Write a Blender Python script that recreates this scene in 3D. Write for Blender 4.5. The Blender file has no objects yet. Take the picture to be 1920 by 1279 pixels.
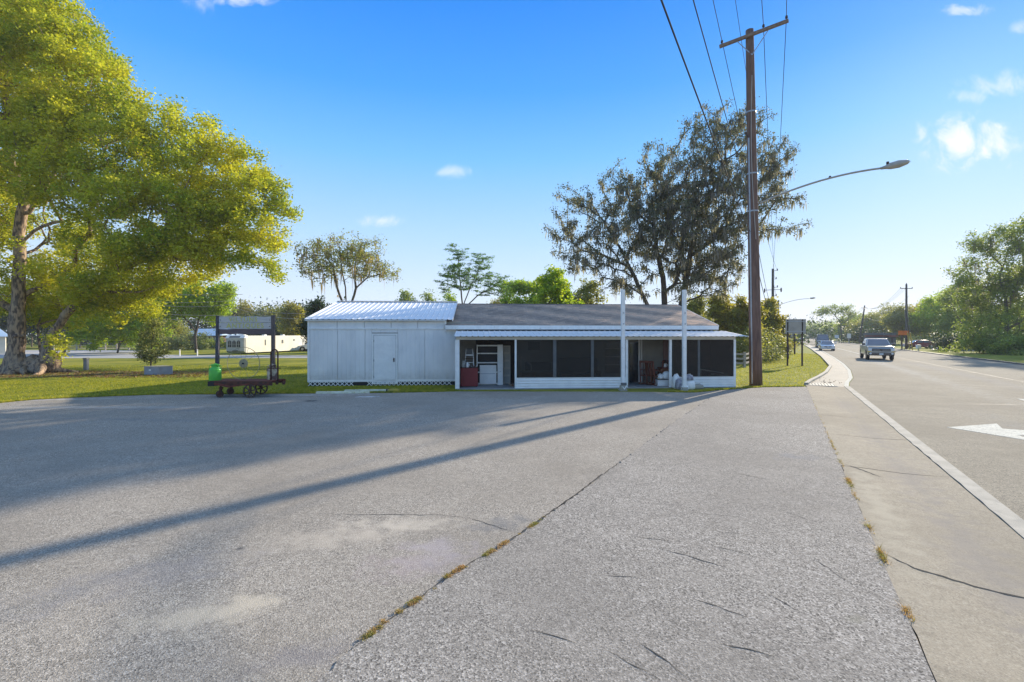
import bpy, math, random
import numpy as np
from mathutils import Vector, Matrix
R = math.radians
scene = bpy.context.scene
col = scene.collection
rng = np.random.default_rng(7)
random.seed(7)

# ------------------------------------------------------------ camera
CAMZ = 2.3
cam_d = bpy.data.cameras.new('camera')
cam = bpy.data.objects.new('camera', cam_d)
col.objects.link(cam)
cam.location = (0, 0, CAMZ)
cam.rotation_euler = (R(90), 0, 0)
cam_d.sensor_width = 36
cam_d.lens = 36*900/1920
cam_d.shift_y = -(639.5-628)/1920
cam_d.clip_start = 0.1
cam_d.clip_end = 4000
scene.camera = cam

# ------------------------------------------------------------ sky
EXPO = 1.1
SUN_EL, SUN_AZ = 21.0, 43.4        # azimuth from +Y towards +X
w = bpy.data.worlds.new('World')
scene.world = w
w.use_nodes = True
nt = w.node_tree
for n in list(nt.nodes): nt.nodes.remove(n)
N = nt.nodes.new; L = nt.links.new
out = N('ShaderNodeOutputWorld'); bg = N('ShaderNodeBackground'); bg.inputs[1].default_value = 0.1
L(bg.outputs[0], out.inputs[0])
sky = N('ShaderNodeTexSky'); sky.sky_type = 'NISHITA'; sky.sun_disc = False
sky.sun_elevation = R(SUN_EL); sky.sun_rotation = R(SUN_AZ)
sky.altitude = 0; sky.air_density = 1.0; sky.dust_density = 0.4; sky.ozone_density = 2.0
tc = N('ShaderNodeTexCoord'); sep = N('ShaderNodeSeparateXYZ'); L(tc.outputs['Generated'], sep.inputs[0])
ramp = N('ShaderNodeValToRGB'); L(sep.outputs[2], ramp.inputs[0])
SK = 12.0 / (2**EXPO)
stops = [(0.0, (.78,.83,.92)), (.075, (.63,.75,.92)), (.204, (.40,.635,.94)), (.342, (.17,.49,.94)), (.45, (.06,.345,.91)), (.575, (.018,.24,.85)), (.70, (.17,.39,.84)), (.85, (.38,.52,.82)), (1.0, (.50,.60,.80))]  # last three stops: unseen sky above the view, paled to lift the shade
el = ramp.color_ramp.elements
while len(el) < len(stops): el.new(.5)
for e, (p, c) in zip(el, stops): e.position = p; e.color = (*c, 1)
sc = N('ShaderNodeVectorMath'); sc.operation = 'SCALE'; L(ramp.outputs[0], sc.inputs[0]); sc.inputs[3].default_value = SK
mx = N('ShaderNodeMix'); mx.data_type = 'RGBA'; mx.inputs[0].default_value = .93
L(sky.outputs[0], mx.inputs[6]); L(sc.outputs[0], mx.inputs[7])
# small fair-weather clouds, each at its own bearing
dx = N('ShaderNodeMath'); dx.operation = 'DIVIDE'; L(sep.outputs[0], dx.inputs[0]); L(sep.outputs[1], dx.inputs[1])
dz = N('ShaderNodeMath'); dz.operation = 'DIVIDE'; L(sep.outputs[2], dz.inputs[0]); L(sep.outputs[1], dz.inputs[1])
cp = N('ShaderNodeCombineXYZ'); L(dx.outputs[0], cp.inputs[0]); L(dz.outputs[0], cp.inputs[1])
clouds = [(1812,266,75,38,1.0),(1880,158,55,20,.55),(1815,182,34,12,.42),(1905,272,35,14,.45),(1815,18,48,9,.6),(1915,50,22,12,.5),
          (374,8,22,20,.5),(450,0,55,9,.6),(716,414,30,10,.62),(850,321,26,10,.5),]
nz = N('ShaderNodeTexNoise'); nz.inputs['Scale'].default_value = 19; nz.inputs['Distortion'].default_value = .5; nz.inputs['Detail'].default_value = 7; nz.inputs['Roughness'].default_value = .62
L(cp.outputs[0], nz.inputs['Vector'])
prev = None
for (px, py, rx, ry, a) in clouds:
    s1 = N('ShaderNodeVectorMath'); s1.operation = 'SUBTRACT'; L(cp.outputs[0], s1.inputs[0]); s1.inputs[1].default_value = ((px-960)/900, (628-py)/900, 0)
    s2 = N('ShaderNodeVectorMath'); s2.operation = 'MULTIPLY'; L(s1.outputs[0], s2.inputs[0]); s2.inputs[1].default_value = (900/rx/1.5, 900/ry/1.5, 0)
    s3 = N('ShaderNodeVectorMath'); s3.operation = 'LENGTH'; L(s2.outputs[0], s3.inputs[0])
    s4 = N('ShaderNodeMath'); s4.operation = 'SUBTRACT'; s4.inputs[0].default_value = 1; L(s3.outputs[1], s4.inputs[1])
    s4b = N('ShaderNodeMath'); s4b.operation = 'MULTIPLY_ADD'; L(nz.outputs[0], s4b.inputs[0]); s4b.inputs[1].default_value = 3.4; L(s4.outputs[0], s4b.inputs[2])
    mr = N('ShaderNodeMapRange'); mr.interpolation_type = 'SMOOTHSTEP'; L(s4b.outputs[0], mr.inputs[0]); mr.inputs[1].default_value = 1.65; mr.inputs[2].default_value = 3.0; mr.inputs[4].default_value = a
    # fade out beyond the cloud's own reach
    mk = N('ShaderNodeMapRange'); L(s4.outputs[0], mk.inputs[0]); mk.inputs[1].default_value = -.25; mk.inputs[2].default_value = .25
    mm = N('ShaderNodeMath'); mm.operation = 'MULTIPLY'; L(mr.outputs[0], mm.inputs[0]); L(mk.outputs[0], mm.inputs[1])
    if prev is None: prev = mm
    else:
        q = N('ShaderNodeMath'); q.operation = 'MAXIMUM'; L(prev.outputs[0], q.inputs[0]); L(mm.outputs[0], q.inputs[1]); prev = q
fr = N('ShaderNodeMath'); fr.operation = 'GREATER_THAN'; L(sep.outputs[1], fr.inputs[0]); fr.inputs[1].default_value = .05
cm = N('ShaderNodeMath'); cm.operation = 'MULTIPLY'; L(prev.outputs[0], cm.inputs[0]); L(fr.outputs[0], cm.inputs[1])
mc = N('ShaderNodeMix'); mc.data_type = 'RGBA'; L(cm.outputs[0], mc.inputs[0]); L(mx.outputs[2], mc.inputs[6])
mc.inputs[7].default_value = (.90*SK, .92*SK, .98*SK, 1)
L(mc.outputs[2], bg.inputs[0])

# ------------------------------------------------------------ sun
sd = bpy.data.lights.new('sun', 'SUN'); sd.energy = 3.9; sd.angle = R(.8); sd.color = (1.0, .90, .74)
so = bpy.data.objects.new('sun', sd); col.objects.link(so)
az, e_ = R(SUN_AZ), R(SUN_EL)
tosun = Vector((math.sin(az)*math.cos(e_), math.cos(az)*math.cos(e_), math.sin(e_)))
so.rotation_euler = tosun.to_track_quat('Z', 'Y').to_euler()
so.location = (30, 30, 40)
scene.view_settings.view_transform = 'Standard'
scene.view_settings.look = 'None'
scene.view_settings.gamma = 1
scene.view_settings.use_curve_mapping = False
scene.view_settings.exposure = EXPO
scene.render.engine = 'CYCLES'
scene.cycles.max_bounces = 8
scene.cycles.transparent_max_bounces = 12

# ------------------------------------------------------------ places
def at(px, py, Y): return Vector(((px-960)/900*Y, Y, CAMZ+(628-py)/900*Y))
def G(px, py):
    Y = 900*CAMZ/(py-628); return Vector(((px-960)/900*Y, Y, 0))
DX, DY = .493, .870                      # direction of the highway
def S(s, t, z=0): return Vector((DY*s+DX*t, -DX*s+DY*t, z))     # s across it, t along it
BY = R(4.0); BC, BS = math.cos(BY), math.sin(BY)
BO = ((577-960)/900*21.6, 21.6)
def B(u, v, z=0): return Vector((BO[0]+u*BC-v*BS, BO[1]+u*BS+v*BC, z))
def U(px, v):                            # u of a sight line at depth v of the building
    k = (px-960)/900
    return (k*(BO[1]+v*BC)-BO[0]+v*BS)/(BC-k*BS)
def ZB(py, px, v):                       # height of a point of the building
    p = B(U(px, v), v); return CAMZ+(628-py)/900*p.y

# ------------------------------------------------------------ mesh helpers
class MB:
    def __init__(s, f=None): s.v = []; s.f = []; s.T = f or (lambda x, y, z: (x, y, z))
    def add(s, vs, fs, raw=False):
        o = len(s.v)
        s.v += [tuple(v) if raw else tuple(s.T(*v)) for v in vs]
        s.f += [tuple(i+o for i in f) for f in fs]
    def box(s, x0, x1, y0, y1, z0, z1):
        s.add([(x0,y0,z0),(x1,y0,z0),(x1,y1,z0),(x0,y1,z0),(x0,y0,z1),(x1,y0,z1),(x1,y1,z1),(x0,y1,z1)],
              [(0,3,2,1),(4,5,6,7),(0,1,5,4),(1,2,6,5),(2,3,7,6),(3,0,4,7)]); return s
    def hexa(s, a, b):                    # two quads, joined
        s.add(list(a)+list(b), [(0,3,2,1),(4,5,6,7),(0,1,5,4),(1,2,6,5),(2,3,7,6),(3,0,4,7)]); return s
    def beam(s, a, b, w, h=None, up=(0,0,1)):
        a = Vector(a); b = Vector(b); h = h or w; d = (b-a).normalized(); u = Vector(up)
        if abs(d.dot(u)) > .98: u = Vector((1,0,0))
        x = d.cross(u).normalized(); y = x.cross(d)
        q = lambda p: [p+x*(i*w/2)+y*(j*h/2) for i, j in ((-1,-1),(1,-1),(1,1),(-1,1))]
        s.hexa(q(a), q(b)); return s
    def tube(s, path, r, n=8, cap=True):
        P = [Vector(p) for p in path]; m = len(P); rr = r if hasattr(r, '__len__') else [r]*m
        vs = []; ref = Vector((.31,.17,.93)).normalized()
        for i, p in enumerate(P):
            d = (P[min(i+1,m-1)]-P[max(i-1,0)]).normalized()
            rf = ref if abs(d.dot(ref)) < .9 else Vector((1,.2,0)).normalized()
            x = d.cross(rf).normalized(); y = d.cross(x)
            vs += [p+x*(rr[i]*math.cos(2*math.pi*k/n))+y*(rr[i]*math.sin(2*math.pi*k/n)) for k in range(n)]
        fs = [(i*n+k, i*n+(k+1)%n, (i+1)*n+(k+1)%n, (i+1)*n+k) for i in range(m-1) for k in range(n)]
        if cap: fs += [tuple(range(n-1,-1,-1)), tuple(range((m-1)*n, m*n))]
        s.add(vs, fs); return s
    def lathe(s, prof, c=(0,0,0), n=16, axis='z'):
        vs = []; m = len(prof)
        for (r, h) in prof:
            for k in range(n):
                a = 2*math.pi*k/n; x, y = r*math.cos(a), r*math.sin(a)
                p = (x, y, h) if axis == 'z' else ((x, h, y) if axis == 'y' else (h, x, y))
                vs.append((p[0]+c[0], p[1]+c[1], p[2]+c[2]))
        fs = [(i*n+k, i*n+(k+1)%n, (i+1)*n+(k+1)%n, (i+1)*n+k) for i in range(m-1) for k in range(n)]
        fs += [tuple(range(n-1,-1,-1)), tuple(range((m-1)*n, m*n))]
        s.add(vs, fs); return s
    def ring(s, c, r, w, th, n=28, axis='y'):   # rim of a wheel
        prof = [(r-w,-th/2),(r,-th/2),(r,th/2),(r-w,th/2)]
        vs = []
        for k in range(n):
            a = 2*math.pi*k/n
            for (q, h) in prof:
                p = (q*math.cos(a), h, q*math.sin(a)) if axis == 'y' else (h, q*math.cos(a), q*math.sin(a))
                vs.append((p[0]+c[0], p[1]+c[1], p[2]+c[2]))
        fs = [(k*4+j, k*4+(j+1)%4, ((k+1)%n)*4+(j+1)%4, ((k+1)%n)*4+j) for k in range(n) for j in range(4)]
        s.add(vs, fs); return s
    def prism(s, pts, y0, y1):                  # outline in x,z pulled along y
        n = len(pts)
        s.add([(p[0], y0, p[1]) for p in pts]+[(p[0], y1, p[1]) for p in pts],
              [tuple(range(n)), tuple(range(2*n-1, n-1, -1))]+[((i+1)%n, i, n+i, n+(i+1)%n) for i in range(n)]); return s
    def slab(s, pts, z0, z1):                   # outline in x,y
        n = len(pts)
        s.add([(p[0], p[1], z0) for p in pts]+[(p[0], p[1], z1) for p in pts],
              [tuple(range(n-1,-1,-1)), tuple(range(n, 2*n))]+[(i, (i+1)%n, n+(i+1)%n, n+i) for i in range(n)]); return s
    def obj(s, name, m, parent=None, smooth=False, bevel=0, seg=2, kind=None, label=None):
        me = bpy.data.meshes.new(name); me.from_pydata(s.v, [], s.f); me.update()
        if m: me.materials.append(m)
        o = bpy.data.objects.new(name, me); col.objects.link(o)
        import bmesh
        bm = bmesh.new(); bm.from_mesh(me); bmesh.ops.recalc_face_normals(bm, faces=bm.faces); bm.to_mesh(me); bm.free()
        if smooth:
            for p in me.polygons: p.use_smooth = True
        if bevel:
            b = o.modifiers.new('bevel', 'BEVEL'); b.width = bevel; b.segments = seg; b.limit_method = 'ANGLE'; b.angle_limit = R(35)
            for p in me.polygons: p.use_smooth = True
            wn = o.modifiers.new('normals', 'WEIGHTED_NORMAL'); wn.keep_sharp = False
        if parent is not None: o.parent = parent
        if kind: o['kind'] = kind
        if label: o['label'] = label
        return o
def np_obj(name, V, F, m, parent=None, smooth=False, kind=None):
    me = bpy.data.meshes.new(name); V = np.asarray(V, dtype=np.float32); F = np.asarray(F, dtype=np.int32); k = F.shape[1]
    me.vertices.add(len(V)); me.vertices.foreach_set('co', V.ravel())
    me.loops.add(F.size); me.loops.foreach_set('vertex_index', F.ravel())
    me.polygons.add(len(F)); me.polygons.foreach_set('loop_start', np.arange(0, F.size, k, dtype=np.int32))
    if smooth: me.polygons.foreach_set('use_smooth', np.ones(len(F), dtype=bool))
    me.update(calc_edges=True)
    if m: me.materials.append(m)
    o = bpy.data.objects.new(name, me); col.objects.link(o)
    if parent is not None: o.parent = parent
    if kind: o['kind'] = kind
    return o
def tag(o, label, cat, group=None):
    o['label'] = label; o['category'] = cat
    if group: o['group'] = group
    return o
def thing(name, label, cat, loc=(0,0,0), rz=0, group=None):
    o = bpy.data.objects.new(name, None); col.objects.link(o); o.empty_display_size = .3
    o.location = loc; o.rotation_euler = (0, 0, rz)
    return tag(o, label, cat, group)
def dup(o, loc=None, rz=None, label=None, parent=None):
    c = o.copy(); col.objects.link(c)
    if parent is not None: c.parent = parent
    if loc is not None: c.location = loc
    if rz is not None: c.rotation_euler = (0, 0, rz)
    if label: c['label'] = label
    for ch in list(o.children): dup(ch, parent=c)
    return c

# ------------------------------------------------------------ materials
def mat(name, c, c2=None, rough=.7, scale=4, fac=(.35,.65), detail=4, bump=0, bscale=None, metal=0, spec=.3, stretch=None,
        spots=None, space='Object', alpha=None, coat=0):
    m = bpy.data.materials.new(name); m.use_nodes = True; t = m.node_tree; b = t.nodes['Principled BSDF']
    b.inputs['Roughness'].default_value = rough; b.inputs['Metallic'].default_value = metal
    b.inputs['Specular IOR Level'].default_value = spec; b.inputs['Coat Weight'].default_value = coat
    tc = t.nodes.new('ShaderNodeTexCoord')
    if space == 'World':
        g = t.nodes.new('ShaderNodeNewGeometry'); vec = g.outputs['Position']
    else: vec = tc.outputs['Object']
    if stretch:
        mp = t.nodes.new('ShaderNodeMapping'); mp.inputs['Scale'].default_value = stretch; t.links.new(vec, mp.inputs[0]); vec = mp.outputs[0]
    c2 = c2 or tuple(x*.78 for x in c)
    n = t.nodes.new('ShaderNodeTexNoise'); n.inputs['Scale'].default_value = scale; n.inputs['Detail'].default_value = detail; t.links.new(vec, n.inputs['Vector'])
    mr = t.nodes.new('ShaderNodeMapRange'); mr.inputs[1].default_value = fac[0]; mr.inputs[2].default_value = fac[1]; t.links.new(n.outputs[0], mr.inputs[0])
    mi = t.nodes.new('ShaderNodeMix'); mi.data_type = 'RGBA'; mi.inputs[6].default_value = (*c, 1); mi.inputs[7].default_value = (*c2, 1)
    t.links.new(mr.outputs[0], mi.inputs[0]); last = mi.outputs[2]
    for sp in (spots or []):              # (colour, scale, lo, hi, amount)
        cc, s_, lo, hi, am = sp
        n2 = t.nodes.new('ShaderNodeTexNoise'); n2.inputs['Scale'].default_value = s_; n2.inputs['Detail'].default_value = 6; t.links.new(vec, n2.inputs['Vector'])
        m2 = t.nodes.new('ShaderNodeMapRange'); m2.inputs[1].default_value = lo; m2.inputs[2].default_value = hi; m2.inputs[4].default_value = am; t.links.new(n2.outputs[0], m2.inputs[0])
        x = t.nodes.new('ShaderNodeMix'); x.data_type = 'RGBA'; x.inputs[7].default_value = (*cc, 1)
        t.links.new(m2.outputs[0], x.inputs[0]); t.links.new(last, x.inputs[6]); last = x.outputs[2]
    t.links.new(last, b.inputs['Base Color'])
    if bump:
        n3 = t.nodes.new('ShaderNodeTexNoise'); n3.inputs['Scale'].default_value = bscale or scale*4; n3.inputs['Detail'].default_value = 5; t.links.new(vec, n3.inputs['Vector'])
        bp = t.nodes.new('ShaderNodeBump'); bp.inputs['Strength'].default_value = bump; bp.inputs['Distance'].default_value = .02
        t.links.new(n3.outputs[0], bp.inputs['Height']); t.links.new(bp.outputs[0], b.inputs['Normal'])
    if alpha is not None:
        b.inputs['Alpha'].default_value = alpha
    return m
def leafmat(name, c1, c2, c3, trans=.45, s1=1.2, s2=9, rough=.55):
    m = bpy.data.materials.new(name); m.use_nodes = True; t = m.node_tree; b = t.nodes['Principled BSDF']; o = t.nodes['Material Output']
    g = t.nodes.new('ShaderNodeNewGeometry')
    n = t.nodes.new('ShaderNodeTexNoise'); n.inputs['Scale'].default_value = s1; n.inputs['Detail'].default_value = 2; t.links.new(g.outputs['Position'], n.inputs['Vector'])
    mr = t.nodes.new('ShaderNodeMapRange'); mr.inputs[1].default_value = .36; mr.inputs[2].default_value = .64; t.links.new(n.outputs[0], mr.inputs[0])
    a = t.nodes.new('ShaderNodeMix'); a.data_type = 'RGBA'; a.inputs[6].default_value = (*c1,1); a.inputs[7].default_value = (*c2,1); t.links.new(mr.outputs[0], a.inputs[0])
    n2 = t.nodes.new('ShaderNodeTexNoise'); n2.inputs['Scale'].default_value = s2; t.links.new(g.outputs['Position'], n2.inputs['Vector'])
    m2 = t.nodes.new('ShaderNodeMapRange'); m2.inputs[1].default_value = .45; m2.inputs[2].default_value = .68; t.links.new(n2.outputs[0], m2.inputs[0])
    a2 = t.nodes.new('ShaderNodeMix'); a2.data_type = 'RGBA'; a2.inputs[7].default_value = (*c3,1); t.links.new(m2.outputs[0], a2.inputs[0]); t.links.new(a.outputs[2], a2.inputs[6])
    t.links.new(a2.outputs[2], b.inputs['Base Color']); b.inputs['Roughness'].default_value = rough; b.inputs['Specular IOR Level'].default_value = .25
    tr = t.nodes.new('ShaderNodeBsdfTranslucent')
    sc = t.nodes.new('ShaderNodeVectorMath'); sc.operation = 'MULTIPLY'; t.links.new(a2.outputs[2], sc.inputs[0]); sc.inputs[1].default_value = (1.5,1.45,.8)
    t.links.new(sc.outputs[0], tr.inputs[0])
    mx = t.nodes.new('ShaderNodeMixShader'); mx.inputs[0].default_value = trans
    t.links.new(b.outputs[0], mx.inputs[1]); t.links.new(tr.outputs[0], mx.inputs[2]); t.links.new(mx.outputs[0], o.inputs[0])
    return m
def asphalt(name, base, agg, dark, scale, contrast=1.0, stains=(), patches=None, bump=.5):
    m = bpy.data.materials.new(name); m.use_nodes = True; t = m.node_tree; b = t.nodes['Principled BSDF']
    g = t.nodes.new('ShaderNodeNewGeometry'); pos = g.outputs['Position']
    def mixc(f, a, c):
        x = t.nodes.new('ShaderNodeMix'); x.data_type = 'RGBA'
        t.links.new(f, x.inputs[0])
        if isinstance(a, tuple): x.inputs[6].default_value = (*a,1)
        else: t.links.new(a, x.inputs[6])
        if isinstance(c, tuple): x.inputs[7].default_value = (*c,1)
        else: t.links.new(c, x.inputs[7])
        return x.outputs[2]
    def noise(s, lo, hi, am=1, det=4, vec=pos):
        n = t.nodes.new('ShaderNodeTexNoise'); n.inputs['Scale'].default_value = s; n.inputs['Detail'].default_value = det; t.links.new(vec, n.inputs['Vector'])
        r = t.nodes.new('ShaderNodeMapRange'); r.inputs[1].default_value = lo; r.inputs[2].default_value = hi; r.inputs[4].default_value = am; t.links.new(n.outputs[0], r.inputs[0]); return r.outputs[0]
    v = t.nodes.new('ShaderNodeTexVoronoi'); v.inputs['Scale'].default_value = scale; t.links.new(pos, v.inputs['Vector'])
    sx = t.nodes.new('ShaderNodeSeparateXYZ'); t.links.new(v.outputs['Color'], sx.inputs[0])
    r1 = t.nodes.new('ShaderNodeMapRange'); r1.inputs[1].default_value = .55; r1.inputs[2].default_value = .95; r1.inputs[4].default_value = contrast; t.links.new(sx.outputs[0], r1.inputs[0])
    r2 = t.nodes.new('ShaderNodeMapRange'); r2.inputs[1].default_value = .6; r2.inputs[2].default_value = .9; r2.inputs[4].default_value = contrast; t.links.new(sx.outputs[1], r2.inputs[0])
    c = mixc(r1.outputs[0], base, agg)
    c = mixc(r2.outputs[0], c, dark)
    c = mixc(noise(scale*.55, .5, .75, .6*contrast), c, dark)
    c = mixc(noise(230, .50, .66, .35*contrast, 3), c, agg)
    c = mixc(noise(11, .48, .70, .35, 8), c, tuple(x*.62 for x in base))
    c = mixc(noise(14, .56, .74, .35, 8), c, agg)
    c = mixc(noise(.35, .42, .62, .5, 5), c, tuple(x*.74 for x in base))
    c = mixc(noise(1.6, .5, .72, .30, 5), c, tuple(min(1,x*1.25) for x in base))
    for (x, y, rx, ry, rot, colr, am) in stains:       # worn and dusty places of the paving
        mp = t.nodes.new('ShaderNodeMapping'); mp.vector_type = 'TEXTURE'; mp.inputs['Location'].default_value = (x, y, 0); mp.inputs['Rotation'].default_value = (0,0,rot); mp.inputs['Scale'].default_value = (rx, ry, 9)
        t.links.new(pos, mp.inputs[0])
        ln = t.nodes.new('ShaderNodeVectorMath'); ln.operation = 'LENGTH'; t.links.new(mp.outputs[0], ln.inputs[0])
        nn = t.nodes.new('ShaderNodeTexNoise'); nn.inputs['Scale'].default_value = 4.5; nn.inputs['Detail'].default_value = 9; t.links.new(pos, nn.inputs['Vector'])
        ad = t.nodes.new('ShaderNodeMath'); ad.operation = 'MULTIPLY_ADD'; t.links.new(nn.outputs[0], ad.inputs[0]); ad.inputs[1].default_value = 2.6; t.links.new(ln.outputs[1], ad.inputs[2])
        rr = t.nodes.new('ShaderNodeMapRange'); rr.interpolation_type = 'SMOOTHSTEP'; t.links.new(ad.outputs[0], rr.inputs[0]); rr.inputs[1].default_value = 2.35; rr.inputs[2].default_value = 1.25; rr.inputs[3].default_value = 0; rr.inputs[4].default_value = am
        c = mixc(rr.outputs[0], c, colr)
    t.links.new(c, b.inputs['Base Color']); b.inputs['Roughness'].default_value = .95; b.inputs['Specular IOR Level'].default_value = .08
    bp = t.nodes.new('ShaderNodeBump'); bp.inputs['Strength'].default_value = bump; bp.inputs['Distance'].default_value = .006
    t.links.new(v.outputs['Distance'], bp.inputs['Height']); t.links.new(bp.outputs[0], b.inputs['Normal'])
    return m
def screenmat():
    m = bpy.data.materials.new('insect_screen'); m.use_nodes = True; t = m.node_tree; o = t.nodes['Material Output']
    t.nodes.remove(t.nodes['Principled BSDF'])
    tr = t.nodes.new('ShaderNodeBsdfTransparent'); tr.inputs[0].default_value = (.78,.78,.78,1)
    d = t.nodes.new('ShaderNodeBsdfDiffuse')
    n = t.nodes.new('ShaderNodeTexNoise'); n.inputs['Scale'].default_value = 1.4; tc = t.nodes.new('ShaderNodeTexCoord'); t.links.new(tc.outputs['Object'], n.inputs['Vector'])
    r = t.nodes.new('ShaderNodeMix'); r.data_type = 'RGBA'; r.inputs[6].default_value = (.050,.045,.038,1); r.inputs[7].default_value = (.068,.060,.050,1); t.links.new(n.outputs[0], r.inputs[0]); t.links.new(r.outputs[2], d.inputs[0])
    x = t.nodes.new('ShaderNodeMixShader'); x.inputs[0].default_value = .42
    t.links.new(tr.outputs[0], x.inputs[1]); t.links.new(d.outputs[0], x.inputs[2]); t.links.new(x.outputs[0], o.inputs[0]); return m

M = {}
M['white_siding'] = mat('white_siding_paint', (.88,.84,.78), (.76,.73,.69), rough=.6, scale=1.1, detail=6, bump=.15, bscale=30, stretch=(1,1,.45),
    spots=[((.60,.58,.56), 1.7, .50, .72, .45), ((.33,.32,.29), 14, .66, .78, .5)])
M['white_paint'] = mat('white_paint', (.88,.85,.79), (.80,.77,.72), rough=.5, scale=3, bump=.08)
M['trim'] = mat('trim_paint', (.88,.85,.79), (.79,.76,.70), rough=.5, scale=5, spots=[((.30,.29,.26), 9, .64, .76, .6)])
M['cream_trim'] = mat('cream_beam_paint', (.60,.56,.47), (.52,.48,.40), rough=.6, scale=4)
M['metal_roof'] = mat('painted_metal_roof', (.84,.83,.81), (.77,.76,.74), rough=.6, scale=1.2, spec=.25, detail=5)
M['galv_roof'] = mat('worn_metal_roof', (.80,.78,.74), (.66,.64,.60), rough=.6, scale=1.6, spec=.25, detail=6, spots=[((.36,.34,.31), 5, .62, .8, .5)])
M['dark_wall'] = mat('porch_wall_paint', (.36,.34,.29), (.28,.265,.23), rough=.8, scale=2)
M['brown_wall'] = mat('dark_brown_boards', (.06,.045,.038), (.035,.028,.024), rough=.8, scale=3, stretch=(6,6,1))
M['pink_wall'] = mat('pinkish_boards', (.30,.19,.17), (.24,.15,.14), rough=.8, scale=3)
M['concrete'] = mat('concrete', (.43,.37,.28), (.34,.295,.225), rough=.9, scale=1.3, detail=8, bump=.3, bscale=60, space='World', spots=[((.27,.25,.22), 4, .56, .72, .5), ((.55,.49,.38), 40, .58, .7, .6)])
M['kerb'] = mat('kerb_concrete', (.42,.38,.30), (.34,.31,.25), rough=.9, scale=3, detail=8, bump=.3, bscale=60, space='World', spots=[((.30,.28,.24), 9, .6, .75, .5)])
M['slab'] = mat('porch_concrete', (.34,.33,.31), (.26,.25,.24), rough=.9, scale=2)
M['dirt'] = mat('joint_dirt', (.06,.055,.045), (.035,.03,.025), rough=1, scale=30, space='World')
M['red'] = mat('dark_red_laminate', (.23,.030,.030), (.19,.024,.026), rough=.45, scale=2)
M['black'] = mat('black_plastic', (.02,.02,.022), rough=.5, scale=6)
M['dark_metal'] = mat('dark_iron', (.045,.035,.032), (.09,.045,.03), rough=.6, scale=14)
M['rust'] = mat('rusty_iron', (.13,.045,.025), (.06,.03,.022), rough=.8, scale=9, bump=.3)
M['rust_red'] = mat('rusty_red_wood', (.22,.055,.03), (.11,.04,.025), rough=.8, scale=7, bump=.3, stretch=(1,6,6))
M['green'] = mat('lime_green_paint', (.10,.52,.05), (.075,.42,.045), rough=.38, scale=5, spec=.5, spots=[((.25,.3,.2), 11, .68, .8, .6)])
M['can_rust'] = mat('rusty_milk_can', (.58,.48,.32), (.17,.10,.08), rough=.75, scale=5, fac=(.42,.58))
M['sign_wood'] = mat('weathered_grey_wood', (.60,.54,.47), (.46,.42,.38), rough=.85, scale=5, stretch=(1,5,14), bump=.25, bscale=8)
M['sign_brown'] = mat('weathered_brown_wood', (.17,.12,.11), (.11,.08,.08), rough=.85, scale=5, stretch=(1,5,14), bump=.25)
M['letters'] = mat('faded_yellow_lettering', (.66,.58,.08), (.46,.43,.20), rough=.8, scale=9)
M['post_dark'] = mat('dark_stained_post', (.035,.035,.045), (.11,.10,.10), rough=.8, scale=5, stretch=(8,8,1.5), bump=.3)
M['post_brown'] = mat('brown_weathered_post', (.16,.12,.10), (.08,.065,.06), rough=.85, scale=5, stretch=(8,8,1.5), bump=.3)
M['pole'] = mat('utility_pole_wood', (.21,.12,.085), (.12,.072,.055), rough=.85, scale=3.2, stretch=(5,5,.5), detail=8, bump=.5, bscale=9, spots=[((.24,.17,.13), 2.0, .55, .75, .5)])
M['arm_wood'] = mat('grey_crossarm_wood', (.26,.18,.13), (.18,.12,.09), rough=.85, scale=8, bump=.2)
M['pole_grey'] = mat('grey_utility_pole', (.12,.105,.09), (.07,.06,.055), rough=.85, scale=6, stretch=(5,5,.6))
M['lamp'] = mat('lamp_housing', (.42,.38,.33), (.36,.33,.29), rough=.5, scale=5, metal=.2)
M['galv'] = mat('galvanised_steel', (.40,.41,.42), (.33,.34,.35), rough=.45, metal=.6, scale=9)
M['wire'] = mat('cable', (.05,.05,.055), (.04,.04,.045), rough=.9, scale=4)
M['wire_pale'] = mat('pale_cable', (.42,.36,.30), (.36,.31,.27), rough=.5, scale=4)
M['sign_back'] = mat('aluminium_sign_back', (.36,.33,.29), (.30,.28,.25), rough=.5, metal=.3, scale=3)
M['fence_wood'] = mat('grey_fence_wood', (.44,.38,.30), (.29,.25,.20), rough=.9, scale=6, bump=.3)
M['cream'] = mat('cream_paint', (.80,.74,.60), (.72,.66,.54), rough=.6, scale=1)
M['trailer_front'] = mat('grey_cream_panel', (.52,.50,.43), (.43,.41,.36), rough=.6, scale=2)
M['glass'] = mat('window_glass', (.02,.024,.03), (.035,.04,.045), rough=.08, spec=.6, scale=1)
M['blue_roof'] = mat('pale_blue_metal_roof', (.40,.50,.58), (.33,.43,.52), rough=.4, scale=1)
M['brick_wall'] = mat('far_brown_wall', (.22,.14,.11), (.17,.11,.09), rough=.9, scale=3)
M['bark'] = mat('bark_tan', (.40,.28,.18), (.11,.08,.065), rough=.95, scale=4.2, fac=(.42,.58), stretch=(2.2,2.2,.7), detail=9, bump=1.0, bscale=5, spots=[((.44,.36,.27), 1.1, .5, .7, .5)])
M['bark_dark'] = mat('bark_dark', (.13,.105,.09), (.07,.058,.05), rough=.95, scale=5, stretch=(2,2,.6), bump=.6)
M['bark_grey'] = mat('bark_grey', (.20,.165,.13), (.10,.08,.065), rough=.95, scale=5, stretch=(2,2,.6), bump=.6)
M['moss'] = leafmat('spanish_moss', (.26,.24,.225), (.16,.15,.14), (.34,.31,.28), trans=.5, s1=.8, s2=5, rough=.9)
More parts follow.
